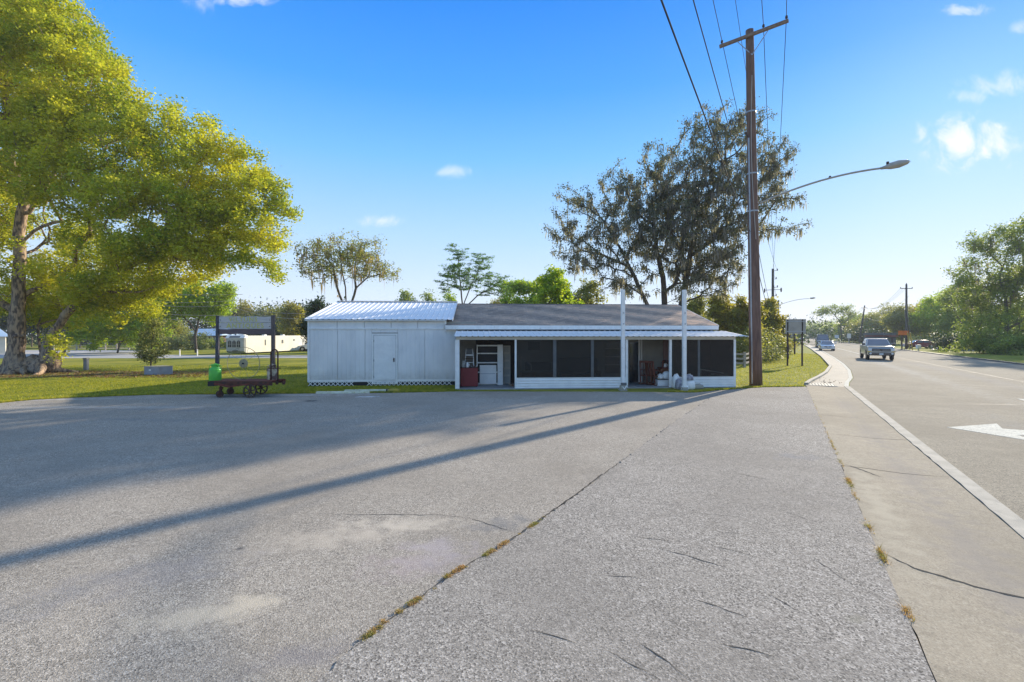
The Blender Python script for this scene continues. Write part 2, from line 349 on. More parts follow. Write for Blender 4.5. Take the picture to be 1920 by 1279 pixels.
M['moss_tan'] = leafmat('tan_moss', (.42,.32,.22), (.20,.16,.12), (.42,.31,.22), trans=.4, s1=.8, s2=5, rough=.9)
M['leaf_big'] = leafmat('spring_leaves', (.50,.49,.03), (.20,.29,.025), (.58,.54,.07), trans=.45, s1=.35, s2=5)
M['leaf_bright'] = leafmat('bright_green_leaves', (.28,.42,.03), (.13,.26,.025), (.50,.50,.04), trans=.5)
M['leaf_oak'] = leafmat('live_oak_leaves', (.12,.13,.08), (.075,.085,.055), (.20,.20,.11), trans=.35)
M['leaf_feather'] = leafmat('feathery_leaves', (.12,.22,.07), (.08,.16,.05), (.20,.30,.06), trans=.5)
M['leaf_mid'] = leafmat('mid_green_leaves', (.22,.29,.065), (.13,.19,.045), (.40,.43,.09), trans=.45)
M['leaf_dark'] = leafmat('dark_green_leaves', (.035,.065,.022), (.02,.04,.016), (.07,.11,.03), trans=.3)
M['leaf_yellow'] = leafmat('yellow_green_leaves', (.33,.30,.035), (.17,.19,.03), (.46,.37,.06), trans=.45)
M['leaf_sparse'] = leafmat('grey_green_leaves', (.25,.27,.09), (.14,.165,.065), (.48,.44,.08), trans=.4)
M['leaf_sapling'] = leafmat('sapling_leaves', (.20,.23,.07), (.11,.14,.05), (.46,.44,.16), trans=.4)
M['grass'] = leafmat('grass_blades', (.30,.31,.022), (.17,.21,.022), (.50,.43,.06), trans=.45, s1=.6, s2=7)
M['litter'] = leafmat('fallen_leaves', (.26,.12,.05), (.14,.075,.04), (.36,.22,.10), trans=.2, s1=2)
M['weed'] = leafmat('kerb_weeds', (.24,.25,.05), (.42,.27,.08), (.50,.30,.14), trans=.35, s1=3)
M['screen'] = screenmat()
def grassground():
    m = mat('grass_ground', (.27,.26,.028), (.15,.17,.022), rough=1, scale=.55, fac=(.38,.62), detail=8, bump=.6, bscale=25, space='World', spec=.1,
        spots=[((.36,.31,.05), .16, .50, .66, .55), ((.20,.145,.07), 1.3, .58, .74, .55), ((.05,.075,.015), 9, .5, .7, .5), ((.40,.34,.07), 22, .6, .75, .5)])
    return m
M['ground'] = grassground()
# soil splashed up the foot of the shed boards
t = M['white_siding'].node_tree; b = t.nodes['Principled BSDF']; src = b.inputs['Base Color'].links[0].from_socket
tcx = t.nodes.new('ShaderNodeTexCoord'); sp = t.nodes.new('ShaderNodeSeparateXYZ'); t.links.new(tcx.outputs['Object'], sp.inputs[0])
z1 = t.nodes.new('ShaderNodeMapRange'); t.links.new(sp.outputs[2], z1.inputs[0]); z1.inputs[1].default_value = .75; z1.inputs[2].default_value = .2
n1 = t.nodes.new('ShaderNodeTexNoise'); n1.inputs['Scale'].default_value = 6; n1.inputs['Detail'].default_value = 8; t.links.new(tcx.outputs['Object'], n1.inputs['Vector'])
m1 = t.nodes.new('ShaderNodeMath'); m1.operation = 'MULTIPLY'; t.links.new(z1.outputs[0], m1.inputs[0]); t.links.new(n1.outputs[0], m1.inputs[1])
x1 = t.nodes.new('ShaderNodeMix'); x1.data_type = 'RGBA'; x1.inputs[7].default_value = (.42,.37,.30,1); t.links.new(m1.outputs[0], x1.inputs[0]); t.links.new(src, x1.inputs[6]); t.links.new(x1.outputs[2], b.inputs['Base Color'])
# ============================================================ GROUND AND ROADS
def struct(o): o['kind'] = 'structure'; return o
def jag(pts, step=.6, amp=.05, seed=1):
    r = random.Random(seed); o = []
    for a, b in zip(pts[:-1], pts[1:]):
        a = Vector(a); b = Vector(b); n = max(1, int((b-a).length/step)); d = (b-a).normalized(); q = Vector((-d.y, d.x, 0))
        for i in range(n):
            p = a.lerp(b, i/n)
            if i: p = p+q*r.uniform(-amp, amp)
            o.append(p)
    o.append(Vector(pts[-1])); return o
mb = MB()
# one sheet to the horizon, finer near the camera
gx = [-1500,-500,-200,-100,-50,0,50,100,200,500,1500]; gy = [-60,-20,0,20,40,70,110,180,300,700,2500]
mb.add([(x, y, 0) for y in gy for x in gx], [(j*11+i, j*11+i+1, (j+1)*11+i+1, (j+1)*11+i) for j in range(10) for i in range(10)])
struct(mb.obj('ground', M['ground']))

beige = (.50,.45,.38)
def gs(px, py, rx, ry, rot, c=beige, am=.55):
    p = G(px, py); return (p.x, p.y, rx, ry, rot, c, am)
M['lot'] = asphalt('parking_lot_asphalt', (.335,.287,.225), (.60,.53,.43), (.11,.097,.08), 105, contrast=1.0, bump=.4,
    stains=[gs(360,1160,.65,.34,.5,(.54,.46,.34),.6), gs(450,1150,.45,.26,.2,(.54,.46,.34),.55), gs(640,1010,.9,.5,.3,(.52,.44,.34),.6), gs(760,985,.8,.28,0,(.56,.48,.37),.6), gs(780,1060,.7,.5,.2,(.40,.32,.30),.45), gs(820,1035,.5,.4,.2,(.40,.35,.35),.4), gs(200,765,5,.35,.0,(.44,.42,.38),.55),
            gs(520,742,4,.25,.05,(.50,.47,.42),.8), gs(120,750,3,.25,.15,(.48,.46,.42),.6), gs(690,745,.55,.14,.1,(.75,.75,.74),.9), gs(940,985,.5,.28,.4,(.16,.16,.16),.55),
            gs(583,753,.36,.22,0,(.05,.05,.05),1.0), gs(250,1090,1.3,.5,.5,(.25,.23,.22),.45), gs(900,1110,.5,.9,.6,(.24,.22,.20),.45), gs(560,1240,.6,.25,.3,(.22,.2,.2),.4), gs(800,1190,.3,.18,.3,(.60,.53,.42),.4), gs(670,763,.2,.08,0,(.10,.10,.10),.8), gs(450,1032,.07,.06,0,(.06,.06,.06),.9), gs(330,790,5,.25,-.1,(.20,.20,.20),.4), gs(420,772,6,.2,-.1,(.18,.19,.2),.4)])
M['patch'] = asphalt('newer_coarse_asphalt', (.305,.268,.22), (.58,.52,.44), (.085,.076,.064), 84, contrast=1.0, bump=.35,
    stains=[gs(1490,860,.5,.3,0,(.22,.22,.23),.4), gs(1600,1170,.12,.08,.6,(.24,.22,.16),.5)])
M['road'] = asphalt('highway_asphalt', (.30,.255,.185), (.46,.40,.30), (.13,.112,.085), 85, contrast=.9,
    stains=[(S(5,12).x, S(5,12).y, .7, 9, .52-1.04, (.24,.23,.21), .45), (S(9,40).x, S(9,40).y, .8, 30, -.52, (.26,.24,.22), .4), (S(6.8,45).x, S(6.8,45).y, .8, 30, -.52, (.42,.39,.34), .4)])
M['street'] = asphalt('side_street_asphalt', (.42,.40,.37), (.5,.48,.45), (.25,.25,.24), 30, contrast=.4)
M['line'] = mat('road_paint', (.74,.69,.56), (.60,.56,.45), rough=1, spec=.05, scale=5, detail=8, space='World', spots=[((.30,.27,.21), 28, .54, .66, .8), ((.40,.36,.29), 3, .60, .74, .4)])

back = [G(-500,800), G(0,757), G(60,751), G(130,747), G(300,741), G(560,739), G(740,737.5), G(855,735), G(1170,735.5), G(1300,737), G(1365,731.5), G(1430,727), G(1508,726)]
lot = jag(back, .35, .05, 3) + [S(.87, 24.5), S(.87, -6), Vector((-20,-8,0)), Vector((-40,-2,0)), Vector((-40,10,0))]
mb = MB(); mb.slab([(p.x, p.y) for p in lot], -.05, .02); struct(mb.obj('parking_lot', M['lot'], kind='structure'))
parking_lot = bpy.data.objects['parking_lot']
seam = [G(1372,731.6), G(1335,745), G(1262,795), G(1190,850), G(1128,895), G(1075,935), G(1020,975), G(970,1010), G(905,1050), G(850,1080), G(785,1130), G(720,1175), G(655,1230), G(600,1279), G(480,1400)]
seamj = jag(seam, .09, .038, 8)
pt = seamj + [Vector((-1.2,-3,0)), S(.86,-5)] + [S(.86, t) for t in range(-4, 24, 2)] + [S(.86, 24.6), G(1507,727), G(1430,728)]
mb = MB(); mb.slab([(p.x, p.y) for p in pt], -.05, .034); struct(mb.obj('new_asphalt_strip', M['patch']))
# dark cracks along the seam and across both pavings
def crack(pts, w, z, name='crack', par=None, seed=0, m='dirt'):
    r = random.Random(seed); P = jag(pts, .07, .012, seed); mb = MB(); vs = []; n = len(P)
    for i, p in enumerate(P):
        d = (P[min(i+1,n-1)]-P[max(0,i-1)]).normalized(); q = Vector((-d.y, d.x, 0)); ww = w*r.uniform(.25,1)*min(1, .2+3*min(i, n-1-i)/n)
        zz = z(p) if callable(z) else z; vs += [(p.x+q.x*ww/2, p.y+q.y*ww/2, zz), (p.x-q.x*ww/2, p.y-q.y*ww/2, zz)]
    mb.add(vs, [(2*i, 2*i+1, 2*i+3, 2*i+2) for i in range(n-1)])
    return mb.obj(name, M[m], par)
crack(seam[3:13], .022, .038, par=parking_lot, seed=4)
for i, (pp, w_) in enumerate([([G(1235,1035),G(1300,1052),G(1375,1076)], .012), ([G(1330,1028),G(1420,1050)], .009), ([G(1515,1045),G(1600,1105)], .008), ([G(1385,893),G(1450,905)], .012),
        ([G(600,967),G(700,968),G(830,969),G(880,975)], .010), ([G(880,975),G(960,1000)], .012), ([G(1140,1230),G(1230,1279)], .010), ([G(1200,1215),G(1290,1279)], .012), ([G(1100,920),G(1180,915)], .010),
        ([G(1000,985),G(1080,930),G(1130,890)], .03), ([G(1290,965),G(1390,975)], .008), ([G(1410,1010),G(1330,1000)], .007), ([G(1180,1010),G(1265,1022)], .009), ([G(1300,1130),G(1400,1165)], .010), ([G(1440,1120),G(1490,1150)], .008), ([G(1000,1190),G(1080,1215)], .009), ([G(1350,1215),G(1450,1240)], .009), ([G(1120,1085),G(1200,1090)], .008), ([G(1460,960),G(1530,985)], .008)]):
    crack(pp, w_*1.3, .0225 if i in (4,5,8,9) else .0365, par=parking_lot, seed=20+i)

M['apron'] = asphalt('worn_apron_concrete', (.375,.312,.222), (.50,.43,.32), (.20,.17,.125), 95, contrast=.6, bump=.25,
    stains=[(S(1.75,t_).x, S(1.75,t_).y, .42, 2.6, -.516, (.29,.25,.205), .6) for t_ in (3,6.5,10,14,19)]+[(S(1.1,8).x, S(1.1,8).y, .25, 3, -.516, (.50,.43,.31), .5)])
# concrete apron in slabs, dished like a gutter
apron = struct(MB().box(0,.01,0,.01,-.03,-.02).obj('concrete_apron', M['dirt']))
mb = MB(lambda s, t, z: S(s, t, z)); mb.box(.87, 2.32, -6, 25.6, -.03, .004); mb.obj('joint_filler', M['dirt'], apron)
js = [-6, -1.2, 2.5, 10.1, 13.2, 16.2, 20.4, 25.5]
for i in range(len(js)-1):
    a, b = js[i]+.006, js[i+1]-.006; mb = MB(lambda s, t, z: S(s, t, z)); nt_ = max(2, int((b-a)/.35)); rr = random.Random(i+40)
    prof = [(.87,.030),(1.2,.026),(1.7,.008),(2.0,.016),(2.315,.034)]
    vs = []
    for k in range(nt_+1):
        t_ = a+(b-a)*k/nt_
        for j, (s_, z_) in enumerate(prof):
            sk = .10*math.sin(s_*2+i)*(1 if k in (0, nt_) else 0) if i != 3 else 0
            vs.append((s_+(rr.uniform(-.03,.012) if j == 0 else 0), t_+(sk*.15), z_))
    m_ = len(prof)
    mb.add(vs, [(k*m_+j, k*m_+j+1, (k+1)*m_+j+1, (k+1)*m_+j) for k in range(nt_) for j in range(m_-1)])
    mb.obj('concrete_slab', M['apron'], apron)
apz = lambda p: float(np.interp(p.x*DY-p.y*DX, [.87,1.2,1.7,2.0,2.3], [.030,.026,.008,.016,.034]))+.0035
crack([S(.87,6.3), S(1.1,6.0), S(1.5,5.86), S(1.9,5.82), S(2.28,5.86)], .034, apz, par=apron, seed=51)
crack([S(.95,10.2), S(1.35,9.6)], .034, apz, par=apron, seed=52)

# ribbon kerb and the highway
near = [(2.32,-6),(2.33,10),(2.30,25.6)]
line = [(2.30,25.6),(2.55,28),(3.0,31),(3.55,37.5),(3.95,45.5),(4.3,59),(4.6,80),(4.8,110),(5.2,200),(6,420),(7,800)]
def ribbon(name, L_, R_, z0, z1, m, par=None):
    mb = MB(); n = len(L_)
    vs = []
    for (a, b) in zip(L_, R_):
        pa, pb = S(*a), S(*b)
        vs += [(pa.x,pa.y,z0),(pa.x,pa.y,z1),(pb.x,pb.y,z1),(pb.x,pb.y,z0)]
    mb.add(vs, [(i*4+j, i*4+j+1, (i+1)*4+j+1, (i+1)*4+j) for i in range(n-1) for j in range(3)]+[(0,1,2,3), ((n-1)*4+3,(n-1)*4+2,(n-1)*4+1,(n-1)*4)])
    return mb.obj(name, m, par)
def off(p, d): return [(s+d, t) for s, t in p]
def dens(p, step):
    o = []
    for (a, b) in zip(p[:-1], p[1:]):
        n = max(1, int(abs(b[1]-a[1])/step)); o += [(a[0]+(b[0]-a[0])*i/n, a[1]+(b[1]-a[1])*i/n) for i in range(n)]
    return o+[p[-1]]
nd = dens(near, .3)
rj = random.Random(5); nl = [(s+rj.uniform(-.012,.012), t) for s, t in nd]
M['ribbon'] = mat('ribbon_concrete', (.46,.41,.325), (.36,.325,.26), rough=.95, scale=3, detail=8, bump=.3, bscale=60, space='World', spots=[((.28,.26,.22), 7, .56, .72, .6)])
struct(ribbon('ribbon_kerb', nl, off(nd, .21), -.02, .046, M['ribbon']))
road_l = near[:-1]+line
right = [(16.2,-6),(16.2,20),(15.9,45),(15.6,70),(15.6,110),(16,200),(17,420),(19,800)]
# road sheet
mb = MB(); pts = [S(s+.2, t) for s, t in road_l]+[S(s, t) for s, t in reversed(right)]
mb.slab([(p.x, p.y) for p in pts], -.02, .018); struct(mb.obj('highway', M['road']))
struct(ribbon('edge_line', line, off(line, .17), .0185, .030, M['line']))
gk = [(.80,25.7),(1.05,27.6),(1.55,30.5),(2.1,34.2),(2.83,41.3),(3.3,58.6),(3.7,90),(3.9,130),(4.3,200),(5.2,420)]
# pale gutter pan between the grass kerb and the edge line
ga = [(.95,25.52),(1.1,27.6),(1.6,30.5),(2.15,34.2),(2.88,41.3),(3.35,58.6),(3.75,90),(3.95,130)]
gb = [(2.35,25.52),(2.5,28),(2.95,31),(3.3,34.2),(3.78,41.3),(4.25,58.6),(4.6,90),(4.85,130)]
mb = MB(); pts = [S(s, t) for s, t in ga]+[S(s+.05, t) for s, t in reversed(gb)]
mb.slab([(p.x, p.y) for p in pts], -.02, .022); struct(mb.obj('gutter_pan', M['concrete']))
struct(ribbon('grass_kerb', gk, off(gk, .17), -.02, .12, M['kerb']))
struct(ribbon('far_kerb', right, off(right, .18), -.02, .12, mat('far_kerb_concrete', (.16,.14,.12), scale=2, space='World')))
# markings
mb = MB(); P = [(3.5,15.6),(4.75,16.85),(4.62,16.02),(5.7,16.02),(5.7,13.0),(5.25,13.0),(5.25,15.2),(4.62,15.2),(4.75,14.35)]
mb.slab([(S(*p).x, S(*p).y) for p in P], .0185, .024); struct(mb.obj('turn_arrow_marking', M['line']))
for k, (a, b, s_) in enumerate([(20.6,23.8,7.3), (66,98,7.9), (104,118,8.0), (128,150,8.2)]):
    mb = MB(lambda s, t, z: S(s, t, z)); mb.box(s_-.07, s_+.07, a, b, .0185, .024); struct(mb.obj('lane_line', M['line']))
M['tar'] = mat('tar_seal', (.17,.155,.14), (.13,.12,.11), rough=.7, scale=3)
for k, pp in enumerate([[S(4,20.5),S(6,21.5),S(9,22.3),S(13,22)], [S(5,30),S(8,29),S(15,30)], [S(10,14),S(10.2,24),S(10,45),S(9.9,80)]]):
    crack(pp, .05, .0235, par=bpy.data.objects['highway'], seed=70+k, m='tar')

# storm drain with its bars
dr = thing('storm_drain', 'iron storm drain grate across the gutter beside the grass kerb', 'drain', S(1.4, 25.9))
IT = lambda x, y, z: S(x, y, z)-S(1.4, 25.9)
mb = MB(IT); mb.box(.86, 2.02, 25.52, 26.75, .0, .026); mb.obj('pit', M['black'], dr)
for k in range(10):
    mb = MB(IT); x = .88+k*.12; mb.box(x, x+.052, 25.50, 26.75, .02, .040); mb.obj('grate_bar', M['kerb'], dr)
mb = MB(IT); mb.box(.84, 2.06, 25.42, 25.50, .0, .036); mb.obj('frame', M['kerb'], dr)
mb = MB(); rr = random.Random(3)
for k in range(34):
    p = S(rr.gauss(1.75,.3), rr.gauss(28,.8)); r_ = rr.uniform(.01,.035)
    mb.lathe([(r_*.6,0),(r_,.3*r_),(r_*.5,.8*r_),(.001,r_)], (p.x, p.y, .02), 6)
mb.obj('gutter_debris', M['litter'], kind='stuff')

# side street behind the yard, the pale junction and the drive beyond it
mb = MB(); mb.slab([(-90,46.5),(-20,47.5),(10,48.2),(10,53.8),(-20,53.6),(-36,54.4),(-46,57),(-52,71),(-95,74)], -.02, .012); struct(mb.obj('side_street', M['street']))
mb = MB(); mb.slab([(-75,81),(-40,84),(-38,86.5),(-75,84)], -.02, .012); struct(mb.obj('far_driveway', M['street']))
mb = MB(); a = [G(1745,656), G(1900,661), G(2100,664), G(2100,656), G(1900,655.5), G(1750,653)]
mb.slab([(p.x, p.y) for p in a], -.02, .012); struct(mb.obj('roadside_driveway', M['street']))
# bare earth under the big tree
mb = MB(); pts = []
for k in range(40):
    a = 2*math.pi*k/40; q = 1+.18*math.sin(3*a)+.1*math.sin(7*a+1); pts.append((-26.5+7.5*math.cos(a)*q, 28.3+2.2*math.sin(a)*q))
M['earth'] = mat('bare_earth', (.25,.16,.09), (.15,.12,.05), rough=1, scale=1.5, detail=8, space='World', bump=.4, spots=[((.13,.15,.03), .9, .48, .6, .9)])
mb.slab(pts, -.02, .006); struct(mb.obj('leafy_earth', M['earth']))

# ============================================================ SHED
shed = thing('storage_shed', 'white sided storage shed with a ribbed metal roof and a plain door', 'shed', B(0,0), BY)
SW = U(855, 0)                                      # shed width
LW = lambda x, y, z: (x, y, z)                      # local to the building
zw0, zt, ze = .19, ZB(616.5, 700, 0), 2.98
du0, du1 = U(701,0), U(742,0)
def sheet(u0, u1, z0, z1, v=0, pitch=.2, name='wall_panel', par=shed, m='white_siding'):
    prof = []; u = u0
    while u < u1-.001:
        e = min(u+pitch, u1)
        prof += [(u+.012, v), (e-.012, v)] if e-u > .05 else [(u, v), (e, v)]
        if e < u1-.001: prof += [(e-.006, v+.007), (e+.006, v+.007)]
        u = e
    mb = MB(); n = len(prof)
    mb.add([(a, b, z0) for a, b in prof]+[(a, b, z1) for a, b in prof]+[(u1, v+.03, z0), (u1, v+.03, z1), (u0, v+.03, z0), (u0, v+.03, z1)],
           [(i, i+1, n+i+1, n+i) for i in range(n-1)]+[(n-1, 2*n, 2*n+1, 2*n-1), (0, n, 2*n+3, 2*n+2)])
    return mb.obj(name, M[m], par)
es = [0.09]; 
while es[-1]+1.22 < du0-.12: es.append(es[-1]+1.22)
es.append(du0-.09)
for a, b in zip(es[:-1], es[1:]): sheet(a+.0015, b-.0015, zw0+.08, zt-.03)
sheet(du0-.09, du1+.09, ZB(625,722,0)+.03, zt-.03)
es = [du1+.09]
while es[-1]+1.22 < SW-.25: es.append(es[-1]+1.22)
es.append(SW)
for a, b in zip(es[:-1], es[1:]): sheet(a+.0015, b-.0015, zw0+.08, zt-.03)
ub = U(833, 0)
for k in range(5): sheet(.09+k*(ub-.09)/5+.003, .09+(k+1)*(ub-.09)/5-.003, zt+.035, ze-.06, pitch=.4, name='upper_panel')
mb = MB(); mb.box(0, SW, -.03, .03, zt-.03, zt+.035); mb.obj('trim_board', M['trim'], shed)
mb = MB(); mb.box(-.01, .09, -.015, .05, zw0, ze-.04); mb.obj('corner_board', M['trim'], shed)
mb = MB(); mb.box(ub, ub+.1, -.03, .0, zt-.12, ze-.05); mb.obj('corner_board', M['trim'], shed)
mb = MB(); mb.box(0, SW, -.012, .03, zw0-.02, zw0+.08); mb.obj('sill_board', M['trim'], shed)
mb = MB(); mb.box(0, .03, .03, 9.8, zw0, 2.96); mb.add([(0,0,2.96),(0,9.8,2.96),(0,4.9,4.08),(.03,0,2.96),(.03,9.8,2.96),(.03,4.9,4.08)], [(0,1,2),(5,4,3)]); mb.obj('side_wall', M['white_siding'], shed)
mb = MB(); mb.box(.03, SW+.9, .05, .09, .0, 2.9); mb.obj('inner_wall', M['dark_wall'], shed); MB().box(0, SW, 9.75, 9.8, .1, 2.96).obj('rear_wall', M['white_siding'], shed)
# door
dz0, dz1 = ZB(717,722,0), ZB(629,722,0)
d = MB().box(du0, du1, -.012, .03, dz0, dz1).obj('door', M['white_paint'], shed, bevel=.004)
for (za, zb) in ((.1,.42),(.47,.66),(.7,.95)):
    H_ = dz1-dz0; mb = MB()
    for (a, b, c, e) in ((du0+.14, du1-.14, za*H_, za*H_+.02), (du0+.14, du1-.14, zb*H_-.02, zb*H_), (du0+.14, du0+.16, za*H_, zb*H_), (du1-.16, du1-.14, za*H_, zb*H_)):
        mb.box(a, b, -.018, -.012, dz0+c, dz0+e)
    mb.obj('moulding', M['white_paint'], d)
MB().lathe([(.001,-.085),(.028,-.08),(.032,-.055),(.015,-.04),(.03,-.03),(.03,-.012)], (du1-.08, 0, ZB(674.5,740,0)), 12, 'y').obj('door_knob', M['dark_metal'], d)
MB().box(du1-.105, du1-.055, -.02, -.012, ZB(679,740,0), ZB(671,740,0)).obj('lock_plate', M['dark_metal'], d)
for z_ in (dz0+.25, dz0+1.0, dz1-.25): MB().box(du0-.012, du0+.012, -.02, -.012, z_-.05, z_+.05).obj('hinge', M['dark_metal'], d)
mb = MB(); mb.box(du0-.09, du0-.012, -.022, .02, dz0-.02, dz1+.09); mb.box(du1+.012, du1+.09, -.022, .02, dz0-.02, dz1+.09); mb.box(du0-.012, du1+.012, -.022, .02, dz1+.014, dz1+.09); mb.obj('door_frame', M['trim'], shed)
MB().box(du0-.012, du0, .0, .02, dz0, dz1).box(du1, du1+.012, .0, .02, dz0, dz1).obj('door_gap', M['black'], shed)
MB().box(du0-.1, du1+.1, -.05, .02, dz0-.06, dz0-.022).obj('door_sill', M['trim'], shed)
# lattice skirt
MB().box(.03, SW, .012, .05, 0, zw0).obj('crawl_space', M['black'], shed)
mb = MB(); p_ = .20; k = 0; u = 0.0
while u < SW-.25:
    if not (1.9 < u < 2.6):
        mb.hexa([(u,-.004,0.0),(u+.04,-.004,0),(u+.04,.004,0),(u,.004,0)], [(u+.20,-.004,zw0),(u+.24,-.004,zw0),(u+.24,.004,zw0),(u+.20,.004,zw0)])
        mb.hexa([(u+.20,-.012,0.0),(u+.24,-.012,0),(u+.24,-.005,0),(u+.20,-.005,0)], [(u,-.012,zw0),(u+.04,-.012,zw0),(u+.04,-.005,zw0),(u,-.005,zw0)])
    u += p_
mb.obj('lattice_skirt', M['white_paint'], shed, kind='stuff')
# ribbed roof: every pan with its rib is a panel
def roofpanels(par, u0, u1, v0, z0, v1, z1, n, m, taper=None, rib=.021):
    w_ = (u1-u0)/n; mb = MB(); sl = (z1-z0)/(v1-v0)
    prof = [(0,0),(.02,rib),(.05,rib),(.07,0),(w_-.001,0)]
    if taper is None: taper = 0
    first = None
    for k in range(n):
        a = u0+k*w_
        if first is None or taper:
            mb = MB(); vs = []
            for (v, z) in ((v0, z0), (v1, z1)):
                for (x, h) in prof: vs.append((x, v-v0, z-z0+h))
            for (v, z) in ((v0, z0), (v1, z1)):
                for (x, h) in prof: vs.append((x, v-v0, z-z0+h-.012))
            q = len(prof)
            mb.add(vs, [(i, i+1, q+i+1, q+i) for i in range(q-1)]+[(2*q+i, 3*q+i, 3*q+i+1, 2*q+i+1) for i in range(q-1)]+[(i, 2*q+i, 2*q+i+1, i+1) for i in range(q-1)]+[(q+i, q+i+1, 3*q+i+1, 3*q+i) for i in range(q-1)])
            o = mb.obj('roof_panel', m, par); first = o
        else:
            o = first.copy(); col.objects.link(o)
        o.location = (a, v0, z0)
    return first
RU = U(857, 4.9)-.02
roofpanels(shed, U(572,-.15), U(848.5,-.15), -.15, 3.0, 4.9, 4.13, 26, M['metal_roof'])
mb = MB(); ra, rb = U(572,-.15), U(848.5,-.15)
mb.add([(ra,4.9,4.14),(rb,4.9,4.14),(rb,9.95,3.0),(ra,9.95,3.0)], [(0,1,2,3)]); mb.obj('rear_roof', M['metal_roof'], shed)
mb = MB(); mb.beam((ra,4.86,4.165), (rb,4.86,4.165), .3, .02, (0,0,1)); mb.obj('ridge_cap', M['metal_roof'], shed)
MB().beam((rb,-.16,2.975), (rb,4.9,4.115), .03, .11).obj('rake_trim', M['metal_roof'], shed); MB().beam((ra-.01,-.16,2.985), (ra-.01,4.9,4.115), .03, .09).obj('rake_trim', M['metal_roof'], shed)
mb = MB(); mb.box(ra, ub+.1, -.14, -.01, 2.93, 2.965); mb.obj('soffit', M['trim'], shed)

# ============================================================ SHOP BUILDING WITH PORCH
shop = thing('shop_building', 'low shop building with brown shingle roof and a long screened front porch', 'building', B(0,0), BY)
FV = -.12
e0, e1 = U(835, FV), U(1345, FV)
r0, r1 = U(845, 4.7), U(1270, 4.7)
zE, zR = 2.74, 4.02
mb = MB()
mb.box(e0+.7, e1-.3, .3, 9.2, 0, 2.6)
mb.obj('wall', M['dark_wall'], shop)
mb = MB(); mb.add([(e1-.3,.3,2.6),(e1-.3,9.2,2.6),(e1-.3,4.7,zR-.1)], [(0,1,2)]); mb.obj('gable_wall', M['trim'], shop)
mb = MB(); mb.add([(r0,4.7,zR),(r1+.05,4.7,zR),(e1+.05,9.5,zE),(e0,9.5,zE)], [(0,1,2,3)]); mb.add([(e0,FV-.05,zE-.02),(e1,FV-.05,zE-.02),(r1,4.7,zR-.02),(r0,4.7,zR-.02)], [(0,1,2,3)]); mb.obj('roof_deck', M['dark_metal'], shop)
# shingles: real courses, every tab its own little step
def shinglemat():
    m = bpy.data.materials.new('brown_shingles'); m.use_nodes = True; t = m.node_tree; b = t.nodes['Principled BSDF']; b.inputs['Roughness'].default_value = .95; b.inputs['Specular IOR Level'].default_value = .1
    at_ = t.nodes.new('ShaderNodeAttribute'); at_.attribute_name = 'tone'
    rp = t.nodes.new('ShaderNodeValToRGB'); t.links.new(at_.outputs['Fac'], rp.inputs[0])
    e = rp.color_ramp.elements; e[0].color = (.27,.225,.19,1); e[1].color = (.80,.54,.37,1); x = e.new(.5); x.color = (.48,.37,.29,1)
    tc_ = t.nodes.new('ShaderNodeTexCoord'); n = t.nodes.new('ShaderNodeTexNoise'); n.inputs['Scale'].default_value = 25; t.links.new(tc_.outputs['Object'], n.inputs['Vector'])
    mi = t.nodes.new('ShaderNodeMix'); mi.data_type = 'RGBA'; mi.blend_type = 'MULTIPLY'; mi.inputs[0].default_value = .5; t.links.new(rp.outputs[0], mi.inputs[6]); t.links.new(n.outputs[0], mi.inputs[7])
    sc_ = t.nodes.new('ShaderNodeVectorMath'); sc_.operation = 'SCALE'; sc_.inputs[3].default_value = 1.3; t.links.new(mi.outputs[2], sc_.inputs[0])
    t.links.new(sc_.outputs[0], b.inputs['Base Color']); return m
M['shingle'] = shinglemat()
rows = 36; vs = []; fs = []; tone = []; rr = random.Random(11); tabs = 48
for j in range(rows):
    f0, f1 = j/rows, (j+1)/rows+.012
    a0, b0 = e0+(r0-e0)*f0, e1+(r1-e1)*f0
    o_ = (j % 2)*.5
    v0_, z0_ = FV-.05+(4.7-FV+.05)*f0, zE+(zR-zE)*f0
    v1_, z1_ = FV-.05+(4.7-FV+.05)*f1, zE+(zR-zE)*f1
    for k in range(-1, tabs):
        x0 = a0+(b0-a0)*max(0, (k+o_))/tabs; x1 = a0+(b0-a0)*min(tabs, k+o_+1)/tabs
        if x1-x0 < .01: continue
        h = .018+rr.uniform(0,.010); g_ = .004
        q = len(vs); vs += [(x0+g_,v0_,z0_),(x1-g_,v0_,z0_),(x1-g_,v0_,z0_+h),(x0+g_,v0_,z0_+h),(x1-g_,v1_,z1_+.004),(x0+g_,v1_,z1_+.004)]
        fs += [(q,q+1,q+2,q+3),(q+3,q+2,q+4,q+5)]
        dg = (k*1.0+j*.9+.6*math.sin(k*.33))                      # stair-stepped bands of laying
        t_ = .42+.34*math.sin(dg*.42)*(.4+.6*k/tabs)+.45*(k/tabs-.45)+rr.gauss(0,.12)
        tone += [t_, t_]
mb = MB(); mb.v = vs; mb.f = fs
me = bpy.data.meshes.new('shingles'); me.from_pydata(vs, [], fs); me.update(); me.materials.append(M['shingle'])
atr = me.attributes.new('tone', 'FLOAT', 'FACE'); atr.data.foreach_set('value', np.clip(tone, 0, 1).astype(np.float32))
o = bpy.data.objects.new('shingles', me); col.objects.link(o); o.parent = shop; o['kind'] = 'stuff'
mb = MB()
for k in range(34):
    x = r0+(r1-r0)*k/34; w_ = (r1-r0)/34; mb.add([(x,4.55,zR-.02),(x+w_-.01,4.55,zR-.02),(x+w_-.01,4.7,zR+.03),(x,4.7,zR+.03),(x+w_-.01,4.85,zR-.02),(x,4.85,zR-.02)], [(0,1,2,3),(3,2,4,5)])
mb.obj('ridge_shingles', mat('ridge_shingle', (.13,.10,.085), scale=8), shop, kind='stuff')
